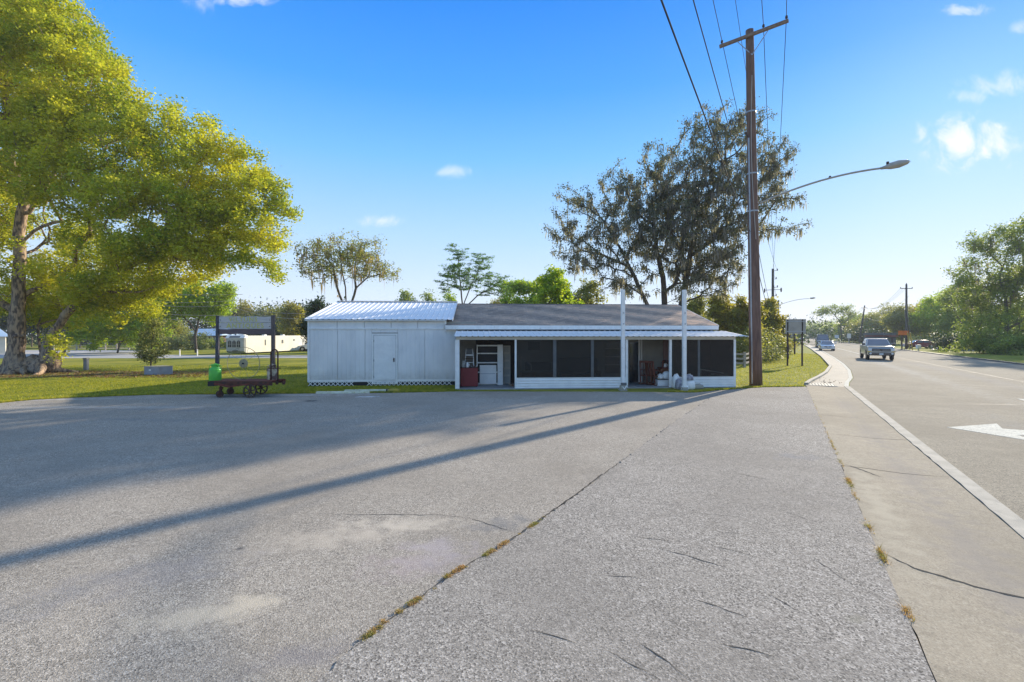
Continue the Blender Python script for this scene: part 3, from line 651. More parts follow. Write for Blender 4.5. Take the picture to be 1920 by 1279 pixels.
mb = MB(); mb.box(e0, e1+.02, FV-.08, FV-.03, zE-.19, zE-.005); mb.obj('fascia', M['trim'], shop)
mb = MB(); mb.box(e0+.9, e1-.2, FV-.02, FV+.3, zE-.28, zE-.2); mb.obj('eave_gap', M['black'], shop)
mb = MB(); mb.beam((e1+.03,FV-.06,zE-.04), (r1+.03,4.7,zR-.05), .03, .12); mb.obj('rake_board', M['trim'], shop)

# porch
PV = -1.9
pl, pr = U(851, PV-.25), U(1404, PV-.25)
zP0, zP1 = ZB(630.5, 1100, PV-.25), zE-.26
roofpanels(shop, pl, pr, PV-.25, zP0, FV-.04, zP1, 52, M['galv_roof'], rib=.022)
c0, c1 = U(857, PV), U(1377, PV)
zb0, zb1 = ZB(637, 1100, PV), ZB(632, 1100, PV)
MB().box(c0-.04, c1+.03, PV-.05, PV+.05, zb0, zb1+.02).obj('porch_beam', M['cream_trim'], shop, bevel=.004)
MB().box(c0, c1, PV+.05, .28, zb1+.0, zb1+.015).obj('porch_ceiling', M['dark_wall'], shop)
MB().box(c0-.03, c1+.02, PV-.1, .3, -.02, .045).obj('porch_floor', M['slab'], shop)
MB().box(c0-.02, c0, PV+.02, .0, 0, zb1).obj('porch_end_wall', M['brown_wall'], shop)
def U2(px): return U(px, PV)
zk = ZB(708, 1080, PV)
for (a, b) in ((853.5,861.5),(965,968.5),(1172.5,1177),(1254.5,1259),(1375,1379)):
    MB().box(U2(a), U2(b), PV-.045, PV+.045, 0, zb0).obj('porch_post', M['trim'], shop, bevel=.004)
for (a, b) in ((968.5,1172.5),(1259,1375)):
    n_ = 4; h_ = (zk-.03)/n_
    for k in range(n_):
        z0_ = .02+k*h_; x0, x1 = U2(a), U2(b)
        mb = MB(); mb.add([(x0,PV-.055,z0_+.008),(x1,PV-.055,z0_+.008),(x1,PV-.020,z0_+h_-.012),(x0,PV-.020,z0_+h_-.012),(x0,PV-.01,z0_),(x1,PV-.01,z0_),(x1,PV-.01,z0_+h_-.003),(x0,PV-.01,z0_+h_-.003)],
               [(0,1,2,3),(4,7,6,5),(0,4,5,1),(3,2,6,7),(0,3,7,4),(1,5,6,2)])
        mb.obj('siding_board', M['white_paint'], shop)
    MB().box(U2(a), U2(b), PV-.010, PV+.03, 0, zk-.02).obj('knee_wall', M['dark_wall'], shop)
    MB().box(U2(a), U2(b), PV-.045, PV+.045, zk-.018, zk+.006).obj('sill_board', M['trim'], shop)
for (a, b) in ((968.5,1037),(1043,1108),(1113,1172.5),(1259,1308),(1312,1375)):
    MB().box(U2(a)+.002, U2(b)-.002, PV-.004, PV+.002, zk+.008, zb0).obj('screen', M['screen'], shop)
M['mull'] = mat('grey_mullion', (.14,.14,.135), scale=5)
for (a, b) in ((1037,1043),(1108,1113),(1308,1312)):
    MB().box(U2(a), U2(b), PV-.03, PV+.03, zk+.006, zb0).obj('mullion', M['mull'], shop)
# right end of the porch
mb = MB(); mb.box(c1-.006, c1, PV+.05, .28, zk, zb0); mb.obj('screen', M['screen'], shop)
mb = MB(); mb.box(c1-.02, c1+.005, PV+.05, .28, 0, zk); mb.obj('end_knee_wall', M['white_paint'], shop)
# things on the porch wall
BV = .285
def wallbox(px0, px1, py0, py1, m, name, v=BV, th=.03, par=shop):
    return MB().box(U(px0, v), U(px1, v), v-th, v, ZB(py1, (px0+px1)/2, v), ZB(py0, (px0+px1)/2, v)).obj(name, M[m], par)
wallbox(862, 966, 637, 722, 'brown_wall', 'boarded_wall', th=.02)
wallbox(1243, 1253, 637, 722, 'pink_wall', 'wall_panel', th=.05)
wallbox(1264, 1374, 637, 724, 'pink_wall', 'wall_panel', th=.02)
dd = wallbox(1180, 1197, 642, 718, 'glass', 'house_door', th=.02)
wallbox(1196.5, 1199.5, 637, 720, 'trim', 'door_jamb', th=.05); wallbox(1201, 1203.5, 637, 720, 'trim', 'door_jamb', th=.05)
wn = wallbox(990, 1012, 641, 656, 'glass', 'window', th=.03)
wn2 = wallbox(1135, 1163, 640, 700, 'glass', 'window', th=.03)
for y_ in (653, 668, 683): wallbox(1135, 1163, y_, y_+1.6, 'cream_trim', 'window_bar', v=BV-.032, th=.02, par=shop)
for (a, b) in ((1313,1315),(1337,1339),(1362,1364)): wallbox(a, b, 660, 700, 'mull', 'window_bar', v=BV-.03, th=.02)
for y_ in (663, 676, 690): wallbox(1313, 1364, y_, y_+1.5, 'mull', 'window_bar', v=BV-.05, th=.02)
for px, v in ((1066,-.9),(1027,-1.2),(1302,-.9)):
    p = U(px, v); lf = thing('ceiling_light', {1066:'small white dome light on the porch ceiling behind the middle screen', 1027:'small dome light on the porch ceiling left of the first mullion', 1302:'small dome light on the porch ceiling behind the right screen'}[px], 'light', B(p, v, zb1), BY, 'dome lights on the porch ceiling')
    MB().lathe([(.11,-.001),(.12,-.02),(.10,-.05),(.05,-.075),(.001,-.08)], n=14).obj('shade', M['white_paint'], lf, smooth=True)
    MB().lathe([(.13,0),(.13,-.012),(.10,-.014)], n=14).obj('base', M['galv'], lf)
# ============================================================ THINGS ON AND BY THE PORCH
FZ = .045                                   # porch floor
def onporch(name, label, cat, px, v, z=FZ, group=None, rz=0):
    return thing(name, label, cat, B(U(px, v), v, z), BY+rz, group)
def wpx(a, b, v): return U(b, v)-U(a, v)
# red counter
v = -1.35; x = wpx(863.5, 896, v)
t = onporch('red_counter', 'dark red laminate counter at the left end of the porch', 'counter', 863.5, v)
H_ = ZB(689, 880, v)-FZ
MB().box(0, x, 0, .55, .03, H_-.03).obj('cabinet', M['red'], t, bevel=.004)
MB().box(-.01, x+.01, -.02, .57, H_-.03, H_).obj('counter_top', mat('dark_counter_top', (.06,.02,.02)), t, bevel=.004)
MB().box(.03, x-.03, .03, .5, 0, .03).obj('plinth', M['black'], t)
top = FZ+H_
# white chair frame on the counter
t = onporch('folding_chair', 'white framed folding chair standing on the red counter', 'chair', 880, -1.1, top)
mb = MB()
for s_ in (-.16, .16): mb.tube([(s_*1.25,.1,0), (s_*1.1,.12,.35), (s_*.9,.14,.8)], .016, 6)
for s_ in (-.16, .16): mb.tube([(s_*1.2,-.12,0), (s_*1.05,.12,.42)], .014, 6)
mb.beam((-.17,.12,.52), (.17,.12,.52), .03, .05); mb.beam((-.19,-.02,.2), (.19,-.02,.2), .025, .025); mb.obj('frame', M['white_paint'], t)
MB().box(-.13,.13,.10,.15,.58,.80).obj('backrest', M['mull'], t, bevel=.01)
MB().box(-.17,.17,-.1,.12,.36,.385).obj('seat', M['dark_metal'], t, bevel=.005)
t = onporch('box', 'small pale carton on the left of the red counter top', 'box', 869, -1.2, top)
MB().box(-.05,.06,-.05,.05,0,.28).obj('carton', M['trailer_front'], t); MB().box(-.05,.06,-.052,-.05,.2,.23).obj('tape', M['sign_back'], t)
t = onporch('plastic_jug', 'small white jug on the red counter beside the pale carton', 'jug', 876, -1.28, top)
MB().lathe([(.06,0),(.07,.02),(.07,.14),(.03,.2),(.025,.23)], n=12).obj('body', M['white_paint'], t, smooth=True)
mb = MB(); mb.tube([(.06,0,.15),(.1,0,.13),(.1,0,.07),(.065,0,.05)], .01, 6); mb.obj('handle', M['white_paint'], t)
t = onporch('tool_tray', 'low tray of dark odds and ends on the red counter', 'tray', 888, -1.2, top)
MB().box(-.12,.16,-.1,.1,0,.02).obj('tray', M['dark_metal'], t)
rr = random.Random(2)
for k in range(5): MB().box(-.1+k*.05, -.06+k*.05, rr.uniform(-.08,0), rr.uniform(.02,.08), .02, rr.uniform(.05,.12)).obj('bottle', M[rr.choice(['trailer_front','dark_metal','rust','white_paint'])], t)
# shelf unit
v = -.55; x0 = 0; x = wpx(893.5, 943, v); y0s = lambda py: ZB(py, 915, v)-FZ
t = onporch('shelf_unit', 'white open shelf unit leaning out beside the red counter', 'shelves', 893.5, v)
Ht = y0s(646.5); xi = wpx(893.5, 933, v)
MB().box(0,.05,0,.34,0,Ht).obj('side_panel', M['trim'], t); MB().box(xi,x,-.02,.34,0,Ht).obj('side_panel', M['trim'], t)
MB().box(.05,xi,.0,.34,Ht-.07,Ht-.01).obj('top', M['trim'], t)
for py in (663, 680.5, 698.5, 720): MB().box(.05,xi,.0,.34,y0s(py)-.02,y0s(py)+.025).obj('shelf', M['trim'], t)
MB().box(.05,xi,.33,.35,0,Ht-.02).obj('back_panel', M['black'], t)
t = onporch('white_board', 'big white board standing inside the lower shelves', 'board', 899.5, -.52)
MB().box(0, wpx(899.5,930.5,-.52), -.06,-.035, .05, ZB(684.5,915,-.52)-FZ).obj('board', M['white_paint'], t); MB().box(.0,.7,-.065,-.06,.5,.52).obj('edge_strip', M['galv'], t)
t = onporch('panel_door', 'loose pale door leaning on the wall beside the shelf unit', 'door', 943.5, -.1)
Hd = ZB(648,950,-.1)-FZ
MB().box(0, wpx(943.5,957,-.1), 0,.05,0,Hd).obj('slab', M['cream_trim'], t)
mb = MB()
for k in range(5): mb.box(.03, .30, -.008, 0, .08+k*Hd/5.1, .02+(k+.9)*Hd/5.1)
mb.obj('moulding', M['trailer_front'], t)
t = onporch('debris', 'small heap of reddish scraps on the porch floor by the first post', 'debris', 961, -1.2)
for k in range(7):
    a = rr.uniform(0,3); MB(lambda x,y,z: (x*math.cos(a)-y*math.sin(a)+rr.uniform(-.01,.01), x*math.sin(a)+y*math.cos(a), z)).box(-.12,.10,-.02+.03*k,.0+.03*k,.01+.015*k,.03+.015*k).obj('scrap', M[rr.choice(['rust_red','can_rust','rust'])], t)
# sofa and chests behind the middle screen
def sofa(px, v, wd, ht, label, m, name='sofa', cat='sofa'):
    t = onporch(name, label, cat, px, v)
    MB().box(0,wd,.0,.75,.12,.42).obj('base', m, t, bevel=.04)
    MB().box(.0,wd,.6,.85,.3,ht).obj('backrest', m, t, bevel=.06, seg=3)
    for a in (0, wd-.2): MB().box(a,a+.2,-.03,.75,.12,.62).obj('armrest', m, t, bevel=.05, seg=3)
    n = max(1, round((wd-.4)/.6))
    for k in range(n): MB().box(.2+k*(wd-.4)/n+.01,.2+(k+1)*(wd-.4)/n-.01,.0,.6,.42,.54).obj('cushion', m, t, bevel=.04)
    for a in (.06, wd-.06): MB().lathe([(.03,0),(.04,.12)], (a,.06,0), 8).obj('leg', M['black'], t)
M['sofa'] = mat('black_leather', (.035,.034,.036), (.05,.048,.05), rough=.4, scale=3)
sofa(1045, -.75, wpx(1045,1127,-.75), 1.2, 'long black leather sofa behind the middle porch screen', M['sofa'])
sofa(988, -.75, wpx(988,1038,-.75), .98, 'low dark armchair behind the left porch screen', mat('dark_grey_fabric', (.07,.07,.072)), 'armchair', 'armchair')
for (a, b, lab) in ((977,1003,'left dark wood chest inside the left porch screen'), (1005,1036,'right dark wood chest inside the left porch screen')):
    v = -1.35; t = onporch('wooden_chest', lab, 'chest', a, v); q = wpx(a,b,v)
    MB().box(0,q,0,.4,.03,.62).obj('case', M['rust_red'], t, bevel=.01); MB().box(-.02,q+.02,-.02,.42,.62,.66).obj('lid', M['mull'], t, bevel=.01)
    for k in range(2): MB().box(.03,q-.03,-.012,0,.08+k*.27,.31+k*.27).obj('drawer', M['rust_red'], t, bevel=.005)
t = onporch('leaning_plank', 'grey plank leaning at a slant behind the left screen', 'plank', 976, -.9)
mb = MB(); mb.beam((0,0,ZB(668,976,-.9)-FZ), (wpx(976,996,-.9),0,ZB(684,996,-.9)-FZ), .04, .09); mb.beam((wpx(976,996,-.9),0,ZB(684,996,-.9)-FZ),(wpx(976,997,-.9),0,0), .04,.05); mb.beam((0.02,0.02,0),(0.02,.02,ZB(668,976,-.9)-FZ), .04, .05); mb.obj('plank', M['fence_wood'], t)
t = onporch('leaning_plank', 'pale timber length leaning low behind the right screen', 'plank', 1313, -1.0)
mb = MB(); mb.beam((0,0,ZB(692.5,1313,-1)-FZ), (wpx(1313,1362,-1),0,ZB(700.5,1362,-1)-FZ), .04,.055); mb.beam((wpx(1313,1362,-1),0,ZB(700.5,1362,-1)-FZ),(wpx(1313,1363,-1),0,0),.04,.04); mb.beam((0.02,0,ZB(692.5,1313,-1)-FZ),(0.02,0,0),.04,.04); mb.obj('plank', M['trim'], t)
# open doorway bay: brown chairs, table, cooler, sacks
def rocker(px, v, rz, label):
    t = onporch('rocking_chair', label, 'chair', px, v, rz=rz, group='old brown chairs in the porch opening'); m = M['rust_red']
    MB().box(-.26,.26,-.25,.25,.40,.44).obj('seat', m, t, bevel=.01)
    for s_ in (-.24,.24):
        MB().beam((s_,.24,.1),(s_,.36,1.08),.045).obj('back_post', m, t)
        MB().beam((s_,-.24,.1),(s_,-.24,.66),.045).obj('leg', m, t)
        MB().beam((s_,-.3,.66),(s_,.3,.68),.07,.03).obj('armrest', m, t)
        MB().tube([(s_,-.45,.06),(s_,-.25,.025),(s_,.0,.02),(s_,.25,.035),(s_,.5,.10)], .022, 6).obj('rocker', m, t)
    for k in range(5): MB().beam((-.18+k*.09,.26,.44),(-.18+k*.09,.36,1.02),.05,.015).obj('slat', m, t)
    MB().beam((-.26,.365,1.05),(.26,.365,1.05),.03,.1).obj('top_rail', m, t)
rocker(1214, -.9, 2.5, 'brown wooden rocking chair nearest the door frame'); rocker(1228, -1.15, 2.0, 'brown wooden rocking chair in front of the jumbled pair')
rocker(1237, -.6, -2.6, 'brown wooden rocking chair pushed against the small table')
t = onporch('side_table', 'orange brown wooden table holding the black hat', 'table', 1236, -.9); q = wpx(1236,1254,-.9)
MB().box(0,q,-.2,.25,.72,.78).obj('table_top', M['rust_red'], t, bevel=.005); MB().box(.02,q-.02,-.18,.23,.55,.72).obj('apron', mat('orange_wood', (.25,.10,.035)), t)
for a in (.04,q-.04):
    for b_ in (-.16,.2): MB().box(a-.025,a+.025,b_-.025,b_+.025,0,.55).obj('leg', M['rust_red'], t)
tz = FZ+.78
t = onporch('black_hat', 'round black hat on the white crock on the side table', 'hat', 1246, -.9, tz+.20)
MB().lathe([(.17,0),(.175,.01),(.10,.02),(.10,.09),(.075,.13),(.001,.14)], n=16).obj('crown', M['black'], t, smooth=True); MB().lathe([(.103,.02),(.105,.045),(.10,.05)], n=16).obj('band', M['dark_metal'], t)
t = onporch('white_crock', 'white crock under the black hat', 'crock', 1246, -.9, tz)
MB().lathe([(.08,0),(.10,.03),(.11,.12),(.09,.19),(.10,.2)], n=14).obj('pot', M['white_paint'], t, smooth=True); MB().tube([(.1,0,.15),(.15,0,.13),(.15,0,.06),(.1,0,.04)], .012, 6).obj('handle', M['white_paint'], t)
v = -1.55; t = onporch('cooler_box', 'pale foam cooler box by the post under the white sacks', 'cooler', 1233.5, v); q = wpx(1233.5,1254,v); hh = ZB(712.5,1240,v)-FZ
MB().box(0,q,0,.38,0,hh-.05).obj('tub', M['trim'], t, bevel=.02); MB().box(-.01,q+.01,-.01,.39,hh-.045,hh).obj('lid', M['white_paint'], t, bevel=.015); MB().box(.02,q-.02,.0,.37,hh,hh+.03).obj('lid_groove', M['black'], t)
def sack(name, label, px, v, z, sx, sy, sz, m, seed, group=None, rz=0, cat='sack'):
    t = thing(name, label, cat, B(U(px, v), v, z), BY+rz, group); r_ = random.Random(seed)
    mb = MB(); n = 12; prof = [(.6,0),(.95,.06),(1,.3),(.95,.62),(.8,.85),(.45,.98),(.001,1)]
    vs = []
    for (r0_, h) in prof:
        for k in range(n):
            a = 2*math.pi*k/n; sq = 1/max(abs(math.cos(a)), abs(math.sin(a)))**.55; w_ = r0_*sq*(1+r_.uniform(-.08,.08))*.5
            vs.append((w_*sx*math.cos(a), w_*sy*math.sin(a), h*sz*(1+r_.uniform(-.05,.05))))
    mb.add(vs, [(i*n+k, i*n+(k+1)%n, (i+1)*n+(k+1)%n, (i+1)*n+k) for i in range(len(prof)-1) for k in range(n)]+[tuple(range(n-1,-1,-1))])
    mb.obj('body', m, t, smooth=True)
    MB().beam((-.2*sx,0,sz*.93),(.2*sx,0,sz*1.02),.02,.05).obj('seam', M['cream_trim'], t)
    return t
cz = FZ+hh+.03
sack('white_sack', 'crumpled white sack lying on the left of the cooler lid', 1238, -1.36, cz, .26,.34,.22, M['trim'], 3)
sack('white_sack', 'slumped white sack draped against the post above the cooler', 1249, -1.40, cz, .34,.34,.33, M['white_paint'], 5)
M['cement'] = mat('cement_sack_paper', (.40,.39,.41), (.25,.24,.27), rough=.9, scale=9, fac=(.45,.55))
sack('white_bucket_bag', 'tall white plastic bag outside the knee wall beside the porch post', 1268, -2.2, .0, .32,.3,.62, M['white_paint'], 8)
sack('cement_sack', 'grey speckled sack left of the right white post', 1274.5, -2.45, .0, .36,.34,.46, M['cement'], 9, 'sacks piled round the right white post')
sack('cement_sack', 'lower white sack right of the right white post', 1293, -2.5, .0, .42,.36,.40, M['trim'], 10, 'sacks piled round the right white post')
sack('cement_sack', 'grey sack on top of the white one right of the post', 1292, -2.48, .39, .34,.32,.24, M['cement'], 12, 'sacks piled round the right white post')
sack('cement_sack', 'small white sack lying in front of the right white post', 1284, -2.85, .0, .30,.24,.24, M['trim'], 13, 'sacks piled round the right white post')
sack('rubble_lump', 'low pale lump of rubble in the grass right of the sacks', 1308, -2.3, .0, .52,.34,.20, M['kerb'], 14, cat='rubble')

# tall white posts
def whitepost(px, label, Y):
    p = Vector(((px-960)/900*Y, Y, 0)); t = thing('white_post', label, 'post', p, BY, 'tall white posts in front of the porch')
    MB().box(-.072,.072,-.072,.072,.12,4.16).obj('shaft', M['trim'], t, bevel=.008)
    for z_ in (2.75, 3.2): MB().lathe([(.001,-.10),(.025,-.10),(.025,-.08)], (0,0,z_), 8, 'y').obj('bolt', M['galv'], t)
    return t
t = whitepost(1168, 'tall white post with a patterned stone foot, left of the pair', 19.75)
mb = MB(); mb.slab([(-.15,-.15),(.15,-.15),(.15,.15),(-.15,.15)], 0, .06); mb.hexa([(-.14,-.14,.06),(.14,-.14,.06),(.14,.14,.06),(-.14,.14,.06)], [(-.1,-.1,.24),(.1,-.1,.24),(.1,.1,.24),(-.1,.1,.24)])
mb.obj('foot', M['kerb'], t, bevel=.02); MB().box(-.12,.12,-.12,-.086,.24,.34).obj('bracket', M['mull'], t); MB().beam((-.07,-.19,.2),(.0,-.2,.08),.03).beam((.0,-.2,.08),(.07,-.19,.2),.03).obj('foot_ornament', M['white_paint'], t)
t = whitepost(1283, 'tall white post rising out of the piled sacks, right of the pair', 19.85)
MB().box(-.11,.11,-.11,.11,0,.14).obj('foot', M['kerb'], t)
t.children[0].name = 'shaft'
MB().beam((.06,0,3.7),(.12,0,4.1),.02).obj('loose_strip', M['trim'], t)

# parking stops
def stop(px0, px1, py, label, m):
    a, b = G(px0, py), G(px1, py-1.2); t = thing('parking_stop', label, 'parking stop', a, math.atan2(b.y-a.y, b.x-a.x)); L_ = (b-a).length
    mb = MB(); mb.hexa([(0,-.08,0),(L_,-.08,0),(L_,.08,0),(0,.08,0)], [(.03,-.05,.10),(L_-.03,-.05,.10),(L_-.03,.05,.10),(.03,.05,.10)]); mb.obj('beam', m, t, bevel=.01)
    for q in (.4, L_-.4): MB().lathe([(.02,.1),(.02,.112),(.001,.112)], (q,0,0), 8).obj('spike', M['rust'], t)
    return t, L_
M['stop_pale'] = mat('pale_worn_paint', (.66,.66,.50), (.55,.52,.36), rough=.8, scale=6)
M['stop_yellow'] = mat('yellow_worn_paint', (.58,.42,.06), (.40,.32,.10), rough=.8, scale=7)
stop(592, 694, 739, 'pale concrete parking stop at the edge of the grass, left one', M['stop_pale'])
t, L_ = stop(645, 748, 735.5, 'parking stop with yellow paint behind the pale one', M['stop_pale'])
MB().box(L_-.42,L_+.0,-.082,.082,.0,.102).obj('yellow_end', M['stop_yellow'], t); MB().box(L_-.50,L_-.44,-.085,.085,.0,.108).obj('strap', M['black'], t)

# ============================================================ OLD BAGGAGE CART WITH SIGN
CY = 17.45; sc_ = CY/900
def cx(px, y=0): return (px-460)*sc_+(px-960)/900*y
t = thing('baggage_cart', 'rusty red iron wheeled baggage cart on the edge of the lot', 'cart', ((460-960)*sc_, CY, .02), 0)
dk0, dk1 = .50, .59
MB().box(cx(415),cx(505),.0,.95,dk0+.01,dk1-.01).obj('deck', M['rust_red'], t)
for k in range(8): MB().box(cx(393),cx(509),.0+k*.12,.112+k*.12,dk1-.01,dk1+.012).obj('deck_board', M['rust_red'], t)
for y_ in (-.05,.97): MB().box(cx(391),cx(511),y_,y_+.05,dk0-.06,dk1).obj('side_rail', M['rust_red'] if y_ > 0 else M['rust'], t)
MB().box(cx(391),cx(404),-.06,1.03,dk0-.08,dk1+.0).obj('front_bumper', M['black'], t, bevel=.01)
mb = MB(); mb.beam((cx(404),-.08,dk0+.02),(cx(432),-.08,dk0-.10),.03,.07); mb.beam((cx(432),-.08,dk0-.1),(cx(470),-.08,dk0+.0),.03,.05); mb.obj('brace', M['rust_red'], t)
def spoked(c, r, n, par, w_=.05, name='wheel'):
    wh = MB().ring((0,0,0), r, r*.16, w_, 28).obj(name, M['dark_metal'], par); wh.location = c
    for k in range(n):
        a = 2*math.pi*k/n+.3; MB().beam((0,0,0),(math.cos(a)*r*.88,0,math.sin(a)*r*.88),.035,.035,(0,1,0)).obj('spoke', M['dark_metal'], wh)
    MB().lathe([(.001,-.05),(.05,-.05),(.06,0),(.05,.05),(.001,.05)], n=12, axis='y').obj('hub', M['dark_metal'], wh)
    return wh
rw = .24
spoked((cx(470),-.06,rw), rw, 6, t); spoked((cx(490,1.02),1.02,rw), rw, 6, t)
MB().tube([(cx(470),-.06,rw),(cx(490,1.02),1.02,rw)], .025, 8).obj('axle', M['rust'], t)
for (px_, y_, hy) in ((470,-.03,.26),(490,.98,.26)): MB().beam((cx(px_,max(y_,0)),y_,rw),(cx(px_,max(y_,0)),y_,dk0),.10,.05).obj('axle_bracket', M['rust'], t)
for (px_, y_) in ((412,.03),(432,.93)):
    w2 = MB().ring((0,0,0), .13, .035, .055, 20).obj('caster_wheel', M['dark_metal'], t); w2.location = (cx(px_,y_), y_, .13)
    MB().lathe([(.001,-.03),(.09,-.025),(.09,.025),(.001,.03)], n=14, axis='y').obj('wheel_disc', M['rust'], w2)
    mb = MB(); mb.beam((cx(px_,y_),y_-.05,.13),(cx(px_,y_)+.05,y_-.05,.34),.03,.05); mb.beam((cx(px_,y_),y_+.05,.13),(cx(px_,y_)+.05,y_+.05,.34),.03,.05); mb.lathe([(.08,.33),(.08,.36),(.04,.38),(.04,.5)], (cx(px_,y_)+.05,y_,0), 10); mb.obj('caster_fork', M['rust'], t)
zt_ = 2.3-(656-628)*sc_-.02
pts = [(cx(508,.45),.45,dk0)]+[(cx(508,.45),.45,zt_-.15)]+[(cx(514.5,.45)-(cx(514.5,.45)-cx(508,.45))*math.cos(a), .45, zt_-.15+.15*math.sin(a)) for a in np.linspace(0,math.pi,9)]+[(cx(521,.45),.45,zt_-.15),(cx(521,.45),.45,dk0)]
MB().tube(pts, .028, 8).obj('handle_hoop', M['rust'], t, smooth=True)
zb_ = 2.3-(692-628)*sc_-.02
MB().tube([(cx(503,.45),.45,zb_),(cx(526,.45),.45,zb_)], .02, 6).obj('handle_bar', M['rust'], t)
MB().tube([(cx(508,.45),.42,zb_+.05),(cx(516,.45),.42,zb_+.10)], .02, 6).obj('handle_lever', M['rust'], t)
for px_ in (508, 521): MB().lathe([(.05,-.06),(.06,0),(.05,.06)], (cx(px_),.45,dk0-.01), 8).obj('socket', M['rust'], t)
# milk cans
def milkcan(px, y, r, h, m, label):
    c = thing('milk_can', label, 'milk can', ((460-960)*sc_+cx(px,y), CY+y, .02+dk1+.012))
    MB().lathe([(r*.96,0),(r,.02),(r,h*.62),(r*.93,h*.70),(r*.62,h*.80),(r*.58,h*.90),(r*.70,h*.93),(r*.70,h*.95)], n=24).obj('body', m, c, smooth=True)
    MB().lathe([(r*.64,h*.95),(r*.66,h*.98),(r*.5,h),(r*.18,h*1.0),(r*.16,h*1.05),(.001,h*1.05)], n=20).obj('lid', m, c, smooth=True)
    for s_ in (-1, 1): MB().tube([(s_*r*.62,0,h*.90),(s_*r*1.05,0,h*.90),(s_*r*1.08,0,h*.78),(s_*r*.93,0,h*.70)], .014, 6).obj('handle', m, c)
    for z_ in (h*.03, h*.62): MB().lathe([(r*1.0,z_-.012),(r*1.025,z_-.008),(r*1.025,z_+.008),(r*1.0,z_+.012)], n=24).obj('hoop', m, c)
milkcan(403.5, .30, .205, .60, M['green'], 'lime green milk can on the left end of the cart')
milkcan(511, .68, .19, .56, M['can_rust'], 'rusty cream milk can behind the hoop handle of the cart')
# thin wheel standing on the deck
c = thing('hay_rake_wheel', 'thin pale iron wheel with a round hub disc standing on the cart', 'wheel', ((460-960)*sc_+cx(456.5,.5), CY+.5, .02))
zc = 2.3-(683-628)*sc_; R_ = zc-.62
M['pale_rust'] = mat('pale_rusty_iron', (.42,.36,.20), (.28,.22,.13), rough=.8, scale=9)
MB().ring((0,0,zc-.02), R_, .016, .02, 40).obj('rim', M['pale_rust'], c)
MB().lathe([(.001,-.02),(.15,-.015),(.17,0),(.15,.015),(.001,.02)], (0,0,zc-.02), 20, 'y').obj('hub_disc', M['pale_rust'], c); MB().lathe([(.001,-.05),(.035,-.05),(.035,-.02)], (0,0,zc-.02), 10, 'y').obj('hub', M['black'], c)
for k in range(10):
    a = 2*math.pi*k/10; MB().beam((.15*math.cos(a),0,zc-.02+.15*math.sin(a)),((R_-.01)*math.cos(a),0,zc-.02+(R_-.01)*math.sin(a)),.008,.008,(0,1,0)).obj('spoke', M['pale_rust'], c)
MB().box(-.12,.12,-.05,.05,.585,.615).obj('stand', M['rust'], c)
# wooden sign
SY = 18.25; ss = SY/900
def sx(px): return (px-460)*ss
def sz(py): return 2.3-(py-628)*ss
t = thing('wooden_sign', 'weathered wooden ANTIQUES sign hung between two dark posts behind the cart', 'sign', ((460-960)*ss, SY, 0))
mb = MB(); mb.hexa([(sx(402.5),0,.615),(sx(408.5),0,.615),(sx(408.5),.11,.615),(sx(402.5),.11,.615)], [(sx(404.5),0,sz(592)),(sx(409.3),0,sz(592)),(sx(409.3),.11,sz(592)),(sx(404.5),.11,sz(592))]); mb.obj('post', M['post_dark'], t, bevel=.008)
MB().box(sx(508),sx(513.8),0,.12,.615,sz(591)).obj('post', M['post_brown'], t, bevel=.008)
rr = random.Random(5)
for (a, b, m) in ((593.5,604.6,'sign_wood'),(605.2,616.6,'sign_wood'),(617.2,626.4,'sign_brown')):
    n = 14; xs = [sx(409.5)+(sx(508.5)-sx(409.5))*i/n for i in range(n+1)]; zu = [sz(a)+rr.uniform(-.02,.012)*(1 if a < 600 else .15) for _ in xs]; zl = [sz(b)+rr.uniform(-.02,.012)*(1 if b > 620 else .15) for _ in xs]
    mb = MB()
    for i in range(n): mb.hexa([(xs[i],.03,zl[i]),(xs[i+1],.03,zl[i+1]),(xs[i+1],.07,zl[i+1]),(xs[i],.07,zl[i])], [(xs[i],.03,zu[i]),(xs[i+1],.03,zu[i+1]),(xs[i+1],.07,zu[i+1]),(xs[i],.07,zu[i])])
    mb.obj('plank', M[m], t)
for z_ in (600, 612):
    for x_ in (412, 505): MB().lathe([(.001,.015),(.015,.015),(.015,.03)], (sx(x_),0,sz(z_)), 8, 'y').obj('bolt', M['rust'], t)
def text(s_, px, py, size, par, m, space=1.0, name='lettering', y=.024):
    cu = bpy.data.curves.new(name, 'FONT'); cu.body = s_; cu.size = size; cu.extrude = .003; cu.align_x = 'CENTER'; cu.align_y = 'CENTER'; cu.space_character = space; cu.resolution_u = 3; cu.offset = .004
    tmp = bpy.data.objects.new('tmp', cu); col.objects.link(tmp); bpy.context.view_layer.update()
    me = bpy.data.meshes.new_from_object(tmp.evaluated_get(bpy.context.evaluated_depsgraph_get())); bpy.data.objects.remove(tmp)
    me.materials.clear(); me.materials.append(m); o = bpy.data.objects.new(name, me); col.objects.link(o); o.parent = par; o.location = (sx(px), y, sz(py)); o.rotation_euler = (R(90), 0, 0); return o
text('VILTUNS', 455, 599.3, .235, t, M['letters'], 1.25)
text('ANTIQUES', 459, 611, .25, t, M['letters'], 1.25)

